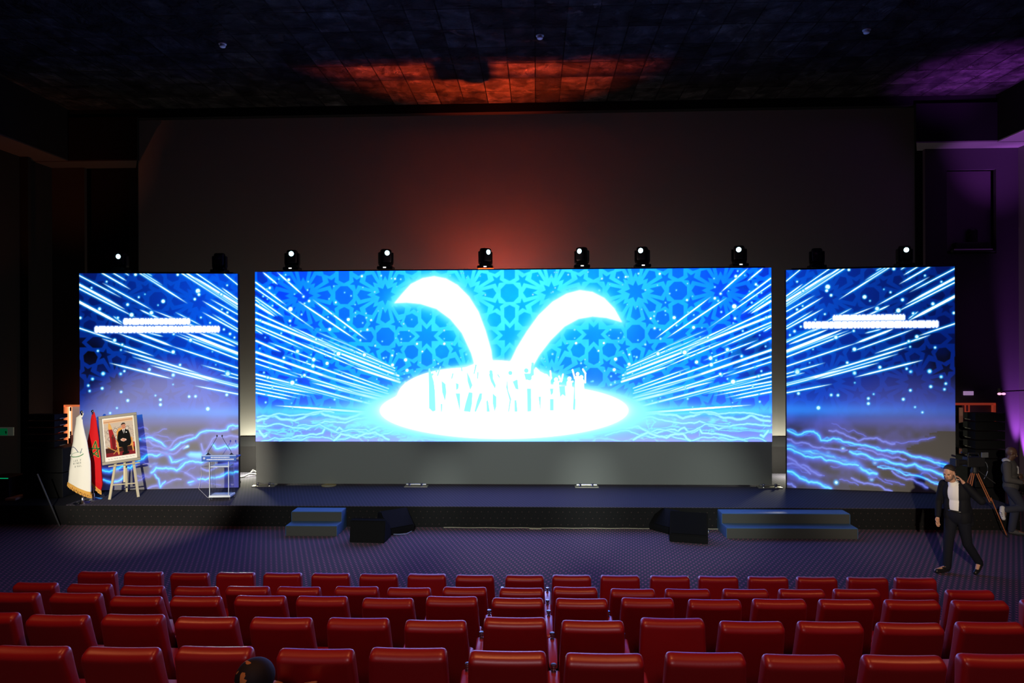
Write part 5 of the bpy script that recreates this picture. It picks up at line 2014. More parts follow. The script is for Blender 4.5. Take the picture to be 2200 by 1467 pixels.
def back_mesh():
    bm = NB()
    box(bm, -0.235, 0.235, -TH / 2, TH / 2, 0, BACK_L, 0.034, 5)
    for co_, no_ in (((0, 0, BACK_L - 0.050), (0, 0, 1)), ((0.190, 0, 0), (1, 0, 0)), ((-0.190, 0, 0), (1, 0, 0))):
        bmesh.ops.bisect_plane(bm, geom=bm.verts[:] + bm.edges[:] + bm.faces[:], plane_co=co_, plane_no=no_)
    bmesh.ops.subdivide_edges(bm, edges=[e for e in bm.edges if e.calc_length() > 0.2], cuts=5, use_grid_fill=True)
    for v in bm.verts:
        f = v.co.z / BACK_L
        v.co.x *= 1.06 - 0.10 * f ** 1.5
        edge = 1 - min(1, abs(v.co.x) / 0.235)
        # softly cushioned front (far side) and slightly dished top
        if v.co.y > 0:
            v.co.y += 0.028 * math.sin(math.pi * min(1, f)) * (1 - (abs(v.co.x) / 0.26) ** 2)
            v.co.y += 0.02 * math.exp(-((f - 0.9) / 0.12) ** 2)
        if f > 0.9:
            v.co.z -= 0.008 * (1 - (v.co.x / 0.235) ** 2)
            # top edge rolls towards the rear
        if v.co.y < 0 and f > 0.86:
            v.co.z -= (f - 0.86) * 0.12 * (-v.co.y / (TH / 2))
    me = bpy.data.meshes.new('backrest')
    bm.normal_update()
    bm.to_mesh(me)
    bm.free()
    me.materials.append(LEATHER)
    me.shade_smooth()
    return me


def box_mesh(name, args, m, bev, seg=3, extra=None, smooth=True):
    bm = NB()
    box(bm, *args, bev, seg)
    if extra:
        extra(bm)
    me = bpy.data.meshes.new(name)
    bm.normal_update()
    bm.to_mesh(me)
    bm.free()
    me.materials.append(m)
    if smooth:
        me.shade_smooth()
    return me


ME_BACK = back_mesh()
ME_CUSH = box_mesh('seat_cushion', (-0.225, 0.225, -0.02, 0.46, 0.0, 0.13), LEATHER, 0.045, 4)


def padx(bm):
    for v in bm.verts:
        f = (v.co.y) / 0.42
        v.co.x *= 0.55 + 0.45 * min(1, max(0, f * 2.2 + 0.15)) ** 0.7
        v.co.z -= 0.02 * (1 - min(1, f * 3)) if f < 0.33 else 0


ME_ARM = box_mesh('armrest', (-0.044, 0.044, 0.0, 0.42, -0.045, 0.0), PAD, 0.018, 3, padx)
bm = NB()
lathe(bm, [(0.017, 0), (0.018, 0.010), (0.011, 0.012), (0.010, 0.022), (0.017, 0.024), (0.017, 0.030), (0.012, 0.032), (0.020, 0.038), (0.021, 0.052), (0.019, 0.056), (0.004, 0.057)], 18)
ME_KNOB = bpy.data.meshes.new('knob')
bm.to_mesh(ME_KNOB)
bm.free()
ME_KNOB.materials.append(KNOB)
ME_KNOB.shade_smooth()
ME_KNOB.set_sharp_from_angle(angle=math.radians(35))
bm = NB()
box(bm, -0.02, 0.02, 0.02, 0.40, 0.03, 0.545, 0.008, 2)
box(bm, -0.035, 0.035, 0.0, 0.42, 0.0, 0.03, 0.006, 1)
ME_STAND = bpy.data.meshes.new('arm_stand')
bm.to_mesh(ME_STAND)
bm.free()
ME_STAND.materials.append(SEATB)
ME_BASE = box_mesh('seat_frame', (-0.20, 0.20, -0.01, 0.30, 0.0, 0.06), SEATB, 0.01, 1, None, False)

ORD = ['first', 'second', 'third', 'fourth', 'fifth', 'sixth', 'seventh', 'eighth', 'ninth', 'tenth', 'eleventh', 'twelfth', 'thirteenth', 'fourteenth',
       'fifteenth', 'sixteenth', 'seventeenth', 'eighteenth', 'nineteenth']
ROWN = ['front row', 'second row', 'third row', 'fourth row', 'nearest visible row']
ARM_Z = 0.62


def part(name, me, parent, loc, rx=0.0):
    o = bpy.data.objects.new(name, me)
    COL.objects.link(o)
    o.parent = parent
    o.location = loc
    o.rotation_euler = (rx, 0, 0)
    return o


def seat(x, Y, fz, top_z, half, lab, last=False, firstseat=False, grp='red auditorium seats'):
    """Y = plane of the top of the back; local origin on the floor below the hinge"""
    cosv = min(0.9995, max(0.90, (top_z - fz - HINGE_Z) / BACK_L))
    lean = math.acos(cosv)
    y_h = Y + math.sin(lean) * BACK_L
    t = thing('auditorium_seat', lab, 'seat', (x, Y + 0.15, fz), 0, grp)
    hy = math.sin(lean) * BACK_L - 0.15
    part('backrest', ME_BACK, t, (0, hy, HINGE_Z), lean)
    part('seat_cushion', ME_CUSH, t, (0, hy + 0.04, 0.36))
    part('seat_frame', ME_BASE, t, (0, hy + 0.06, 0.305))
    sides = [half]
    if firstseat:
        sides.append(-half)
    for sx in sides:
        a = part('armrest', ME_ARM, t, (sx, 0.05, ARM_Z))
        k = part('knob', ME_KNOB, a, (0, 0.385, -0.002))
        part('arm_stand', ME_STAND, t, (sx, 0.05, 0.0))
    return t


for r, (Y, lst) in enumerate(ROWS):
    fz = FLOORS[r]
    xs = [at_y(px, py, Y) for px, py in lst]
    for i, p in enumerate(xs):
        nx = xs[i + 1].x if i + 1 < len(xs) else p.x + 0.57
        lab = 'red upholstered auditorium seat, %s from the left in the %s' % (ORD[i], ROWN[r])
        seat(p.x, Y, fz, p.z, (nx - p.x) / 2, lab, firstseat=(i == 0))

# ------------------------------------------------------------------ people
def ellipsoid(c, r, R=None, u=20, v=14):
    V, F = [], []
    R = R or Matrix.Identity(3)
    for j in range(v + 1):
        th = math.pi * j / v
        for i in range(u):
            ph = 2 * math.pi * i / u
            V.append(Vector(c) + R @ Vector((r[0] * math.sin(th) * math.cos(ph), r[1] * math.sin(th) * math.sin(ph), r[2] * math.cos(th))))
    for j in range(v):
        for i in range(u):
            F.append((j * u + i, (j + 1) * u + i, (j + 1) * u + (i + 1) % u, j * u + (i + 1) % u))
    return V, F


def capsule(a, b, ra, rb, n=16, k=6):
    a, b = Vector(a), Vector(b)
    z = (b - a)
    L = max(z.length, 1e-5)
    q = z.to_track_quat('Z', 'Y').to_matrix()
    prof = []
    for i in range(k + 1):
        th = math.pi / 2 * i / k
        prof.append((ra * math.sin(th), -ra * math.cos(th)))
    for i in range(k + 1):
        th = math.pi / 2 * i / k
        prof.append((rb * math.cos(th), L + rb * math.sin(th)))
    V, F = [], []
    for r, zz in prof:
        for i in range(n):
            ph = 2 * math.pi * i / n
            V.append(a + q @ Vector((max(r, 1e-5) * math.cos(ph), max(r, 1e-5) * math.sin(ph), zz)))
    for j in range(len(prof) - 1):
        for i in range(n):
            F.append((j * n + i, j * n + (i + 1) % n, (j + 1) * n + (i + 1) % n, (j + 1) * n + i))
    return V, F


def chain(pts, radii):
    out = []
    for i in range(len(pts) - 1):
        out.append(capsule(pts[i], pts[i + 1], radii[i], radii[i + 1]))
    return out


def fuse(name, shapes, m, parent, voxel=0.010, smooth=3):
    V, F = [], []
    for v, f in shapes:
        o = len(V)
        V += v
        F += [tuple(i + o for i in q) for q in f]
    me = bpy.data.meshes.new(name + '_tmp')
    me.from_pydata([tuple(q) for q in V], [], F)
    bm = NB()
    bm.from_mesh(me)
    bmesh.ops.remove_doubles(bm, verts=bm.verts[:], dist=1e-5)
    bmesh.ops.recalc_face_normals(bm, faces=bm.faces[:])
    bm.to_mesh(me)
    bm.free()
    tmp = bpy.data.objects.new(name + '_tmp', me)
    COL.objects.link(tmp)
    md = tmp.modifiers.new('r', 'REMESH')
    md.mode = 'VOXEL'
    md.voxel_size = voxel
    md2 = tmp.modifiers.new('s', 'SMOOTH')
    md2.factor = 0.5
    md2.iterations = smooth
    dg = bpy.context.evaluated_depsgraph_get()
    res = bpy.data.meshes.new_from_object(tmp.evaluated_get(dg))
    bpy.data.objects.remove(tmp)
    bpy.data.meshes.remove(me)
    res.name = name
    res.materials.clear()
    return link_obj(name, res, m, parent, True)


def frame_of(fwd, up=(0, 0, 1)):
    f = Vector(fwd).normalized()
    u = Vector(up)
    s = f.cross(u).normalized()      # person's right
    u = s.cross(f).normalized()
    return f, s, u


def head_shapes(c, f, s, u, k=1.0):
    """c centre of the head, f forward, s to the person's right, u up"""
    R = Matrix((s, f, u)).transposed()
    c = Vector(c)
    P_ = lambda a, b, d: c + s * a * k + f * b * k + u * d * k
    sh = [ellipsoid(P_(0, -0.01, 0.03), (0.076 * k, 0.095 * k, 0.090 * k), R), ellipsoid(P_(0, 0.022, -0.045), (0.058 * k, 0.066 * k, 0.072 * k), R),
          ellipsoid(P_(0, 0.055, -0.092), (0.026 * k, 0.024 * k, 0.022 * k), R),
          capsule(P_(0, 0.086, 0.012), P_(0, 0.108, -0.026), 0.009 * k, 0.014 * k), ellipsoid(P_(0.011, 0.098, -0.030), (0.009 * k, 0.010 * k, 0.008 * k), R),
          ellipsoid(P_(-0.011, 0.098, -0.030), (0.009 * k, 0.010 * k, 0.008 * k), R),
          capsule(P_(-0.018, 0.082, -0.058), P_(0.018, 0.082, -0.058), 0.008 * k, 0.008 * k), capsule(P_(-0.016, 0.080, -0.068), P_(0.016, 0.080, -0.068), 0.008 * k, 0.008 * k),
          capsule(P_(-0.045, 0.072, 0.026), P_(-0.012, 0.084, 0.024), 0.010 * k, 0.009 * k), capsule(P_(0.045, 0.072, 0.026), P_(0.012, 0.084, 0.024), 0.010 * k, 0.009 * k),
          ellipsoid(P_(0.076, -0.005, -0.005), (0.010 * k, 0.020 * k, 0.032 * k), R), ellipsoid(P_(-0.076, -0.005, -0.005), (0.010 * k, 0.020 * k, 0.032 * k), R),
          ellipsoid(P_(0.038, 0.056, -0.022), (0.024 * k, 0.018 * k, 0.024 * k), R), ellipsoid(P_(-0.038, 0.056, -0.022), (0.024 * k, 0.018 * k, 0.024 * k), R)]
    return sh, P_, R


def hand_shapes(w, d, n, side, curl=0.5, k=1.0):
    """w wrist point, d direction to the knuckles, n palm normal, side +1 / -1 for the thumb side"""
    d = Vector(d).normalized()
    n = (Vector(n) - d * Vector(n).dot(d)).normalized()
    sx = d.cross(n).normalized() * side
    w = Vector(w)
    R = Matrix((sx, d, n)).transposed()
    sh = [ellipsoid(w + d * 0.048 * k, (0.042 * k, 0.054 * k, 0.017 * k), R), capsule(w, w + d * 0.02, 0.025 * k, 0.027 * k)]
    lens = (0.070, 0.078, 0.072, 0.056)
    for i, L in enumerate(lens):
        off = (0.030 - 0.0205 * i)
        p = w + d * 0.092 * k + sx * off * k - d * 0.004 * i
        a = 0.0
        pts = [w + d * 0.055 * k + sx * off * 0.8 * k, p]
        dirv = d.copy()
        for sgm, fr in enumerate((0.45, 0.31, 0.24)):
            a += curl * (0.7 if sgm == 0 else 1.0)
            dirv = (d * math.cos(a) + n * math.sin(a)).normalized()
            p = p + dirv * L * fr * k
            pts.append(p)
        sh += chain(pts, [0.010 * k, 0.0096 * k, 0.0088 * k, 0.0080 * k, 0.0068 * k])
    b = w + d * 0.022 * k + sx * 0.030 * k
    sh += chain([b, b + (d * 0.6 + sx * 0.75 + n * 0.3).normalized() * 0.034 * k, b + (d * 0.85 + sx * 0.45 + n * 0.5).normalized() * 0.066 * k,
                 b + (d * 0.95 + sx * 0.22 + n * 0.7).normalized() * 0.088 * k], [0.014 * k, 0.0115 * k, 0.010 * k, 0.008 * k])
    return sh


def shoe_shapes(heel, toe, k=1.0):
    heel, toe = Vector(heel), Vector(toe)
    d = (toe - heel)
    m = heel + d * 0.45
    up = Vector((0, 0, 1))
    return [capsule(heel + up * 0.005, m, 0.040 * k, 0.040 * k), capsule(m, toe, 0.042 * k, 0.036 * k), capsule(heel + up * 0.05, heel + d * 0.2 + up * 0.05, 0.040 * k, 0.036 * k),
            capsule(heel + up * 0.02, m + up * 0.02, 0.036 * k, 0.040 * k)]


SKIN = mat('skin_light', (0.52, 0.28, 0.19), 0.5)
SKIN_D = mat('skin_dark', (0.13, 0.065, 0.045), 0.5)
HAIR = mat('dark_hair', (0.018, 0.013, 0.011), 0.6, bump=0.5, bscale=200)
BEARD = mat('beard_hair', (0.10, 0.055, 0.04), 0.7)
SUIT = mat('suit_navy', (0.005, 0.0055, 0.009), 0.8, spec=0.2)
TROUS = mat('trousers_navy', (0.006, 0.007, 0.014), 0.85, spec=0.2)
SHIRT = mat('white_shirt', (0.80, 0.80, 0.82), 0.8)
SHOE = mat('black_shoe', (0.012, 0.012, 0.012), 0.3)

# --- walking person, right of the photo
g = at_z(2056, 1231, 0.0)
man = thing('person', 'person in dark suit and white shirt walking left, hand raised to the ear', 'person', (g.x, g.y, 0))
F_, S_, U_ = frame_of((-0.80, -0.60, 0))
hf, hs, hu = frame_of((-0.80, -0.55, -0.28))
hc = Vector((-0.135, -0.03, 1.625))
hsh, HP, HR = head_shapes(hc, hf, hs, hu, 1.02)
pel = Vector((0.01, 0, 0.94))
chest = Vector((-0.01, 0, 1.25))
neck = Vector((-0.05, 0.0, 1.46))
Ls_ = Vector((-0.02, 0, 1.41)) - S_ * 0.175
Rs_ = Vector((-0.02, 0, 1.41)) + S_ * 0.175
Le, Lw = Vector((0.235, -0.25, 1.22)), Vector((0.005, -0.175, 1.495))
Re, Rw = Rs_ + Vector((-0.045, 0.06, -0.29)), Rs_ + Vector((-0.11, -0.03, -0.53))
Lh, Rh = pel - S_ * 0.09 + Vector((0, 0, -0.04)), pel + S_ * 0.09 + Vector((0, 0, -0.04))
# front leg (his right), planted; rear leg (his left) pushing off
fk, fa = Vector((-0.10, 0.05, 0.50)), Vector((-0.14, 0.03, 0.09))
rk, ra_ = Vector((0.13, -0.06, 0.49)), Vector((0.335, -0.02, 0.19))


def torso(c, up_, s_, f_, wch, wwa, whi, dep, k=1.0):
    R = Matrix((s_, f_, Vector((0, 0, 1)))).transposed()
    chest_, pel_ = c
    m = (chest_ + pel_) / 2
    return [ellipsoid(chest_ + Vector((0, 0, 0.06)), (wch, dep, 0.19), R), ellipsoid(m, (wwa, dep * 0.92, 0.20), R), ellipsoid(pel_, (whi, dep * 0.98, 0.14), R),
            ellipsoid(chest_ + Vector((0, 0, 0.13)), (wch * 1.05, dep * 0.72, 0.09), R)]


body = torso((chest, pel), None, S_, F_, 0.165, 0.14, 0.16, 0.105)
body += chain([chest + Vector((0, 0, 0.1)), neck, hc + Vector((0.01, 0, -0.05))], [0.08, 0.056, 0.054])
body += hsh
body += chain([Ls_, Le, Lw], [0.052, 0.040, 0.027]) + chain([Rs_, Re, Rw], [0.052, 0.040, 0.027])
earL = HP(-0.076, -0.005, -0.005)
body += hand_shapes(Lw, (earL + Vector((0.02, -0.02, 0.01))) - Lw, Vector((-0.8, 0.5, 0.0)), -1, 0.45, 0.98)
body += hand_shapes(Rw, Vector((-0.1, -0.1, -1)), Vector((0.3, -0.9, 0)), 1, 0.3, 0.98)
body += chain([Rh, fk, fa], [0.085, 0.055, 0.042]) + chain([Lh, rk, ra_], [0.085, 0.055, 0.042])
body += [capsule(fa, (-0.34, -0.02, 0.045), 0.035, 0.03), capsule(ra_, (0.27, -0.07, 0.05), 0.035, 0.03)]
fuse('body', body, SKIN, man, 0.0065, 2)
hair = [ellipsoid(HP(0, -0.022, 0.055), (0.080, 0.094, 0.078), HR), ellipsoid(HP(0, -0.05, 0.015), (0.079, 0.062, 0.075), HR)]
fuse('hair', hair, HAIR, man, 0.008, 2)
beard = [capsule(HP(-0.05, 0.035, -0.070), HP(-0.018, 0.078, -0.098), 0.020, 0.018), capsule(HP(0.05, 0.035, -0.070), HP(0.018, 0.078, -0.098), 0.020, 0.018),
         capsule(HP(-0.018, 0.078, -0.098), HP(0.018, 0.078, -0.098), 0.020, 0.020), capsule(HP(-0.06, 0.012, -0.03), HP(-0.05, 0.035, -0.070), 0.014, 0.020),
         capsule(HP(0.06, 0.012, -0.03), HP(0.05, 0.035, -0.070), 0.014, 0.020), capsule(HP(-0.022, 0.088, -0.049), HP(0.022, 0.088, -0.049), 0.006, 0.006)]
fuse('beard', beard, BEARD, man, 0.006, 2)
for sx in (-1, 1):
    bm = NB()
    e = HP(sx * 0.031, 0.078, 0.006)
    sphere(bm, e, 0.0115, 1, 1, 1, 12, 8)
    obj('eye', bm, mat('eye_dark', (0.10, 0.08, 0.07), 0.2), man, True)
shirt = torso((chest, pel + Vector((0, 0, 0.03))), None, S_, F_, 0.172, 0.150, 0.150, 0.118)
shirt += [capsule(neck + Vector((0, 0, -0.05)), neck + Vector((-0.015, 0, 0.02)), 0.075, 0.064)]
fuse('shirt', shirt, SHIRT, man, 0.009, 3)
# jacket: shells to both sides of the open front
Cz = Vector((0, 0, 1))
jk = []
for sg in (-1, 1):
    o_ = S_ * sg
    jk += [ellipsoid(chest + o_ * 0.088 - F_ * 0.022 + Cz * 0.06, (0.112, 0.126, 0.205), Matrix((S_, F_, Cz)).transposed()),
           ellipsoid((chest + pel) / 2 + o_ * 0.098 - F_ * 0.020, (0.092, 0.122, 0.25), Matrix((S_, F_, Cz)).transposed()),
           ellipsoid(pel + o_ * 0.100 - F_ * 0.020 + Cz * -0.02, (0.100, 0.125, 0.17), Matrix((S_, F_, Cz)).transposed()),
           capsule(neck + o_ * 0.055 - F_ * 0.03 - Cz * 0.01, (Ls_ if sg < 0 else Rs_) + Cz * 0.015, 0.045, 0.062)]
jk += [ellipsoid(chest - F_ * 0.075 + Cz * 0.06, (0.16, 0.07, 0.21), Matrix((S_, F_, Cz)).transposed()), ellipsoid(pel - F_ * 0.07 + Cz * 0.03, (0.15, 0.07, 0.24), Matrix((S_, F_, Cz)).transposed())]
jk += chain([Ls_, Le, Lw + (Le - Lw) * 0.10], [0.070, 0.060, 0.042]) + chain([Rs_, Re, Rw + (Re - Rw) * 0.08], [0.070, 0.057, 0.042])
# coat tail swinging behind
jk += chain([pel + Vector((0.10, -0.05, 0.12)), pel + Vector((0.17, -0.06, -0.12))], [0.09, 0.06])
fuse('jacket', jk, SUIT, man, 0.010, 4)
tr = [ellipsoid(pel + Vector((0, 0, 0.0)), (0.172, 0.126, 0.15), Matrix((S_, F_, Cz)).transposed())]
tr += chain([Rh, fk, fa + Vector((0, 0, 0.0))], [0.098, 0.074, 0.062]) + chain([Lh, rk, ra_], [0.098, 0.072, 0.060])
fuse('trousers', tr, TROUS, man, 0.010, 3)
bm = NB()
pts = []
bt = []
for k in range(33):
    a = 2 * math.pi * k / 32
    bt.append(pel + Cz * 0.075 + S_ * math.cos(a) * 0.146 + F_ * math.sin(a) * 0.112)
tube(bm, bt, 0.016, 8, False)
obj('belt', bm, SHOE, man, True)
fuse('shoe', shoe_shapes((-0.13, 0.03, 0.045), (-0.335, -0.03, 0.040)), SHOE, man, 0.007, 2)
fuse('shoe', [capsule((0.36, -0.02, 0.16), (0.30, -0.05, 0.075), 0.042, 0.040), capsule((0.30, -0.05, 0.075), (0.245, -0.08, 0.036), 0.040, 0.036), capsule((0.345, -0.02, 0.2), (0.36, -0.02, 0.15), 0.045, 0.042)], SHOE, man, 0.007, 2)
bm = NB()
tube(bm, [earL + Vector((0.0, -0.01, -0.02)), earL + Vector((0.02, -0.02, -0.09)), neck + Vector((0.06, -0.08, -0.02))], 0.003, 6)
obj('earpiece', bm, mat('clear_wire', (0.5, 0.5, 0.5), 0.3), man)

# --- bald person leaning with one foot up, right edge
g = at_z(2176, 1150, 0.0)
p2 = thing('person', 'bald person with grey jacket and white hood, arms crossed, one foot raised', 'person', (g.x, g.y, 0))
F_, S_, U_ = frame_of((0.72, -0.69, 0))
hf, hs, hu = frame_of((0.88, -0.40, -0.30))
hc = Vector((-0.02, 0.0, 1.585))
hsh, HP, HR = head_shapes(hc, hf, hs, hu, 1.0)
pel = Vector((-0.01, 0.03, 0.92))
chest = Vector((-0.035, 0.03, 1.22))
neck = Vector((-0.05, 0.02, 1.43))
Rs_ = Vector((-0.045, 0.03, 1.38)) + S_ * 0.18
Ls_ = Vector((-0.045, 0.03, 1.38)) - S_ * 0.18
Re, Rw = Rs_ + Vector((-0.03, -0.07, -0.27)), Vector((0.005, -0.225, 1.07))
Le, Lw = Ls_ + Vector((0.06, -0.06, -0.26)), chest + F_ * 0.20 + S_ * 0.02 + Vector((0, 0, -0.06))
Rh, Lh = pel + S_ * 0.09, pel - S_ * 0.09
rk, ra_ = Vector((0.13, -0.10, 0.56)), Vector((-0.16, -0.03, 0.50))
lk, la = Vector((0.06, 0.02, 0.50)), Vector((0.02, 0.06, 0.09))
body = torso((chest, pel), None, S_, F_, 0.165, 0.145, 0.155, 0.105)
body += chain([chest + Vector((0, 0, 0.1)), neck, hc + Vector((0.0, 0, -0.05))], [0.08, 0.058, 0.055]) + hsh
body += chain([Ls_, Le, Lw], [0.052, 0.042, 0.028]) + chain([Rs_, Re, Rw], [0.052, 0.042, 0.028])
body += hand_shapes(Rw, Vector((0.9, -0.25, 0.0)), Vector((0.1, 0.6, -0.6)), 1, 0.35, 1.0)
body += hand_shapes(Lw, (S_ * 1.0 + F_ * 0.1), -F_, -1, 0.4, 1.0)
body += chain([Rh, rk, ra_], [0.085, 0.056, 0.042]) + chain([Lh, lk, la], [0.085, 0.056, 0.042])
body += [capsule(la, (0.17, -0.04, 0.05), 0.035, 0.03), capsule(ra_, (-0.19, -0.05, 0.40), 0.035, 0.03)]
fuse('body', body, SKIN_D, p2, 0.007, 2)
for sx in (-1, 1):
    bm = NB()
    sphere(bm, HP(sx * 0.031, 0.078, 0.006), 0.0115, 1, 1, 1, 12, 8)
    obj('eye', bm, MATS['eye_dark'], p2, True)
jk = torso((chest, pel + Vector((0, 0, 0.03))), None, S_, F_, 0.20, 0.175, 0.185, 0.135)
jk += chain([Ls_, Le, Lw - S_ * 0.02], [0.075, 0.062, 0.048]) + chain([Rs_, Re, Rw], [0.076, 0.064, 0.045])
fuse('jacket', jk, mat('grey_jacket', (0.075, 0.072, 0.075), 0.85), p2, 0.010, 3)
hd = [ellipsoid(neck - hf * 0.035 + Vector((-0.01, 0, -0.005)), (0.098, 0.075, 0.050), Matrix((S_, F_, Cz)).transposed()),
      capsule(neck + S_ * 0.07 + Vector((0, 0, 0.01)), chest + F_ * 0.128 + S_ * 0.012 + Vector((0, 0, 0.10)), 0.030, 0.020),
      capsule(neck - S_ * 0.07 + Vector((0, 0, 0.01)), chest + F_ * 0.128 - S_ * 0.012 + Vector((0, 0, 0.10)), 0.030, 0.020),
      capsule(chest + F_ * 0.130 + Vector((0, 0, 0.10)), chest + F_ * 0.138 + Vector((0, 0, -0.02)), 0.018, 0.014)]
fuse('hood', hd, mat('white_hood', (0.55, 0.55, 0.60), 0.85), p2, 0.008, 3)
tr = [ellipsoid(pel, (0.165, 0.12, 0.13), Matrix((S_, F_, Cz)).transposed())]
tr += chain([Rh, rk, ra_], [0.100, 0.075, 0.060]) + chain([Lh, lk, la], [0.100, 0.075, 0.062])
fuse('trousers', tr, mat('dark_jeans', (0.030, 0.034, 0.060), 0.85), p2, 0.010, 3)
SNK = mat('white_sneaker', (0.62, 0.62, 0.66), 0.6)
fuse('sneaker', [capsule((-0.205, -0.02, 0.53), (-0.235, -0.05, 0.44), 0.046, 0.044), capsule((-0.235, -0.05, 0.44), (-0.225, -0.08, 0.345), 0.044, 0.036)], SNK, p2, 0.007, 2)
fuse('sneaker', shoe_shapes((0.0, 0.06, 0.045), (0.20, -0.05, 0.042)), mat('dark_sneaker', (0.05, 0.05, 0.06), 0.6), p2, 0.007, 2)
bm = NB()
for k in range(3):
    z = 0.46 - k * 0.028
    tube(bm, [(-0.275 + 0.004 * k, -0.02, z + 0.01), (-0.262 + 0.004 * k, -0.10, z - 0.012)], 0.006, 6)
obj('sneaker_stripes', bm, mat('stripe_blue', (0.02, 0.03, 0.12), 0.6), p2)

# --- seated person wearing a patterned cap, nearest row behind
hp = at_y(548, 1466, 3.36)
seat_x = hp.x
f6 = FLOORS[5]
sp = seat(seat_x, 2.95, f6, f6 + 1.0, 0.285, 'red upholstered seat under the person in the patterned cap', firstseat=True)
p3 = thing('person', 'seated person seen from behind wearing a dark cap with orange patches', 'person', (hp.x, 3.42, f6))
hz3 = hp.z - f6
hc = Vector((0, -0.05, hz3 - 0.015))
hf, hs, hu = frame_of((0.15, 0.97, -0.10))
hsh, HP, HR = head_shapes(hc, hf, hs, hu, 1.0)
S3, F3 = Vector((1, 0, 0)), Vector((0, 1, 0))
pel = Vector((0, 0.02, 0.63))
chest = Vector((0, -0.02, hz3 - 0.36))
body = [ellipsoid(pel, (0.17, 0.13, 0.13)), ellipsoid((pel + chest) / 2, (0.15, 0.11, 0.20)), ellipsoid(chest, (0.18, 0.11, 0.17))]
body += chain([chest, hc + Vector((0, 0, -0.16)), hc + Vector((0, 0, -0.05))], [0.09, 0.058, 0.055]) + hsh
for sx in (-1, 1):
    sh_ = Vector((sx * 0.18, -0.02, hz3 - 0.26))
    el, wr = sh_ + Vector((sx * 0.04, 0.08, -0.27)), Vector((sx * 0.12, 0.38, 0.64))
    body += chain([sh_, el, wr], [0.055, 0.042, 0.028]) + hand_shapes(wr, Vector((-sx * 0.2, 0.9, -0.1)), Vector((0, 0, -1)), -sx, 0.3)
    body += chain([Vector((sx * 0.09, 0.05, 0.56)), Vector((sx * 0.11, 0.44, 0.55)), Vector((sx * 0.12, 0.40, 0.10)), Vector((sx * 0.12, 0.52, 0.04))], [0.09, 0.06, 0.04, 0.035])
fuse('body', body, SKIN, p3, 0.009, 2)
cl = [ellipsoid(pel, (0.19, 0.15, 0.13)), ellipsoid((pel + chest) / 2, (0.18, 0.135, 0.20)), ellipsoid(chest, (0.20, 0.13, 0.18))]
for sx in (-1, 1):
    sh_ = Vector((sx * 0.18, -0.02, hz3 - 0.26))
    cl += chain([sh_, sh_ + Vector((sx * 0.04, 0.08, -0.27)), Vector((sx * 0.12, 0.36, 0.64))], [0.075, 0.06, 0.045])
fuse('jacket', cl, SUIT, p3, 0.011, 3)
cl = []
for sx in (-1, 1):
    cl += chain([Vector((sx * 0.09, 0.05, 0.56)), Vector((sx * 0.11, 0.44, 0.55)), Vector((sx * 0.12, 0.40, 0.12))], [0.10, 0.075, 0.06])
fuse('trousers', cl, TROUS, p3, 0.011, 3)
# cap material: dark with large warm patches
cmn = bpy.data.materials.new('patterned_cap')
cmn.use_nodes = True
nt = cmn.node_tree
b = nt.nodes['Principled BSDF']
b.inputs['Roughness'].default_value = 0.75
tc = nt.nodes.new('ShaderNodeTexCoord')
nz = nt.nodes.new('ShaderNodeTexNoise')
nz.inputs['Scale'].default_value = 9.0
nz.inputs['Detail'].default_value = 2.0
nz.inputs['Distortion'].default_value = 1.5
nt.links.new(tc.outputs['Object'], nz.inputs['Vector'])
cr = nt.nodes.new('ShaderNodeValToRGB')
cr.color_ramp.interpolation = 'CONSTANT'
cr.color_ramp.elements[0].color = (0.008, 0.009, 0.012, 1)
cr.color_ramp.elements[1].position = 0.60
cr.color_ramp.elements[1].color = (0.62, 0.27, 0.07, 1)
sxyz = nt.nodes.new('ShaderNodeSeparateXYZ')
nt.links.new(tc.outputs['Object'], sxyz.inputs[0])
mr = nt.nodes.new('ShaderNodeMapRange')
mr.inputs[1].default_value = 0.05
mr.inputs[2].default_value = -0.03
mr.inputs[3].default_value = -0.35
mr.inputs[4].default_value = 0.11
nt.links.new(sxyz.outputs['X'], mr.inputs[0])
ad = nt.nodes.new('ShaderNodeMath')
ad.operation = 'ADD'
nt.links.new(nz.outputs['Fac'], ad.inputs[0])
nt.links.new(mr.outputs[0], ad.inputs[1])
nt.links.new(ad.outputs[0], cr.inputs['Fac'])
nt.links.new(cr.outputs['Color'], b.inputs['Base Color'])
cap = [ellipsoid(HP(0, -0.012, 0.040), (0.094, 0.107, 0.092), HR), ellipsoid(HP(0, -0.03, -0.03), (0.090, 0.090, 0.08), HR)]
fuse('cap', cap, cmn, p3, 0.008, 2)

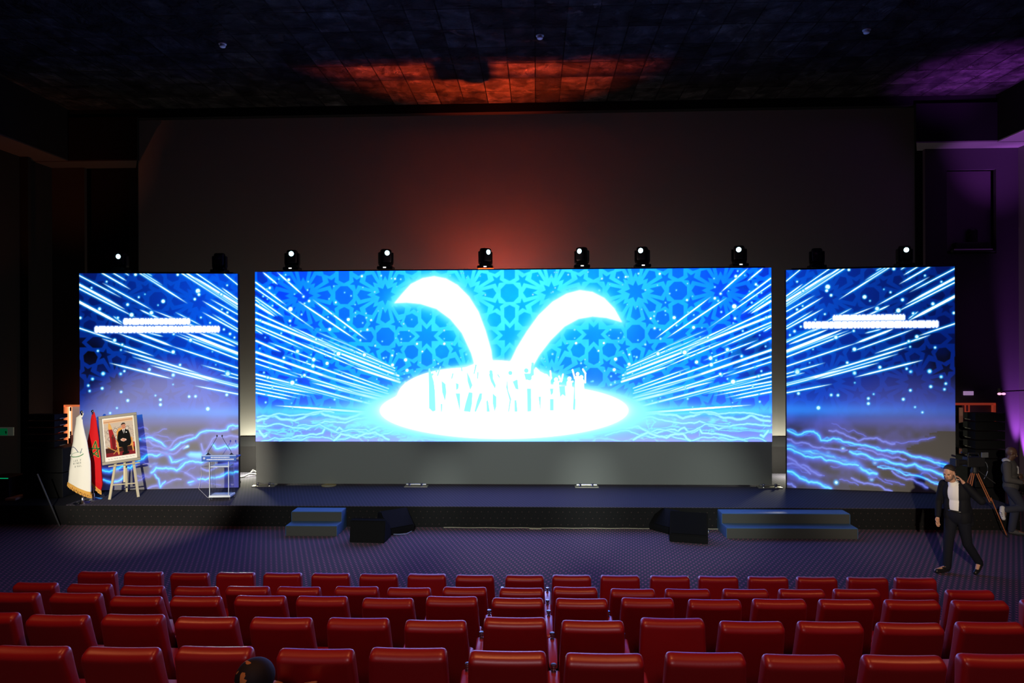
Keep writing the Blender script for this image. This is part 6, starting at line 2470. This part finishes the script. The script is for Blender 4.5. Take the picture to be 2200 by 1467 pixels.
# ------------------------------------------------------------------ video camera on tripod
g = at_z(2096, 1142, 0.0)
gy = 13.7
pc = at_y(2096, 1000, gy)
cz_ = at_y(2080, 1002, gy).z
tp = thing('camera_tripod', 'tripod with orange brown legs behind the walking person', 'tripod', (pc.x - 0.02, gy, 0))
ORG = mat('tripod_orange', (0.42, 0.13, 0.04), 0.45, 0.2)
legs = [Vector((0.40, -0.32, 0)), Vector((-0.42, -0.25, 0)), Vector((-0.22, 0.45, 0))]
for lg in legs:
    topv = Vector((lg.x * 0.06, lg.y * 0.06, cz_ - 0.10))
    m1 = topv.lerp(lg, 0.48)
    bm = NB()
    off = Vector((0.018, 0, 0))
    tube(bm, [topv + off, m1 + off], 0.010, 8)
    tube(bm, [topv - off, m1 - off], 0.010, 8)
    l_ = obj('leg', bm, ORG, tp, True)
    bm = NB()
    tube(bm, [m1 + Vector((0, 0, 0.1)), lg + Vector((0, 0, 0.02))], 0.010, 8)
    obj('lower_tube', bm, ORG, l_, True)
    bm = NB()
    sphere(bm, m1, 0.03)
    sphere(bm, lg + Vector((0, 0, 0.02)), 0.02)
    obj('leg_clamp', bm, BLACK, l_, True)
bm = NB()
lathe(bm, [(0.06, cz_ - 0.13), (0.07, cz_ - 0.09), (0.05, cz_ - 0.03), (0.055, cz_ - 0.005)], 18)
obj('tripod_head', bm, BLACK, tp, True)
bm = NB()
tube(bm, [(0.02, -0.03, cz_ - 0.05), (0.30, -0.15, cz_ - 0.30)], 0.009, 8)
obj('pan_handle', bm, BLACK, tp, True)
vc = thing('video_camera', 'black video camera on the tripod behind the walking person', 'video camera', (pc.x - 0.02, gy, cz_), math.radians(8))
bm = NB()
box(bm, -0.20, 0.17, -0.075, 0.075, 0.0, 0.19, 0.015, 2)
obj('body', bm, BLACK, vc)
bm = NB()
lathe(bm, [(0.045, 0), (0.055, 0.05), (0.05, 0.15), (0.06, 0.20)], 20, Matrix.Translation((-0.19, 0, 0.09)) @ Matrix.Rotation(math.radians(-90), 4, 'Y'))
h = obj('lens', bm, BLACK, vc, True)
bm = NB()
box(bm, -0.46, -0.38, -0.085, 0.085, 0.02, 0.16, 0.01, 1)
obj('lens_hood', bm, BLACK, h)
bm = NB()
tube(bm, [(-0.15, 0, 0.18), (-0.12, 0, 0.26), (0.08, 0, 0.26), (0.12, 0, 0.18)], 0.013, 8)
obj('top_handle', bm, BLACK, vc, True)
bm = NB()
tube(bm, [(-0.16, 0.02, 0.25), (-0.26, 0.02, 0.28)], 0.02, 10)
obj('microphone', bm, BLACK, vc, True)
bm = NB()
box(bm, 0.06, 0.20, -0.12, -0.09, 0.19, 0.29, 0.006, 1)
obj('monitor', bm, mat('monitor_grey', (0.12, 0.13, 0.15), 0.25), vc)
bm = NB()
tube(bm, [(0.16, 0.0, 0.10), (0.22, 0.0, 0.09), (0.26, 0.0, 0.05), (0.28, 0.0, -0.02), (0.28, 0.0, -0.10), (0.25, 0.0, -0.18), (0.2, 0.0, -0.25)], 0.006, 8)
obj('cable', bm, mat('silver_cable', (0.3, 0.32, 0.36), 0.3, 0.5), vc, True)
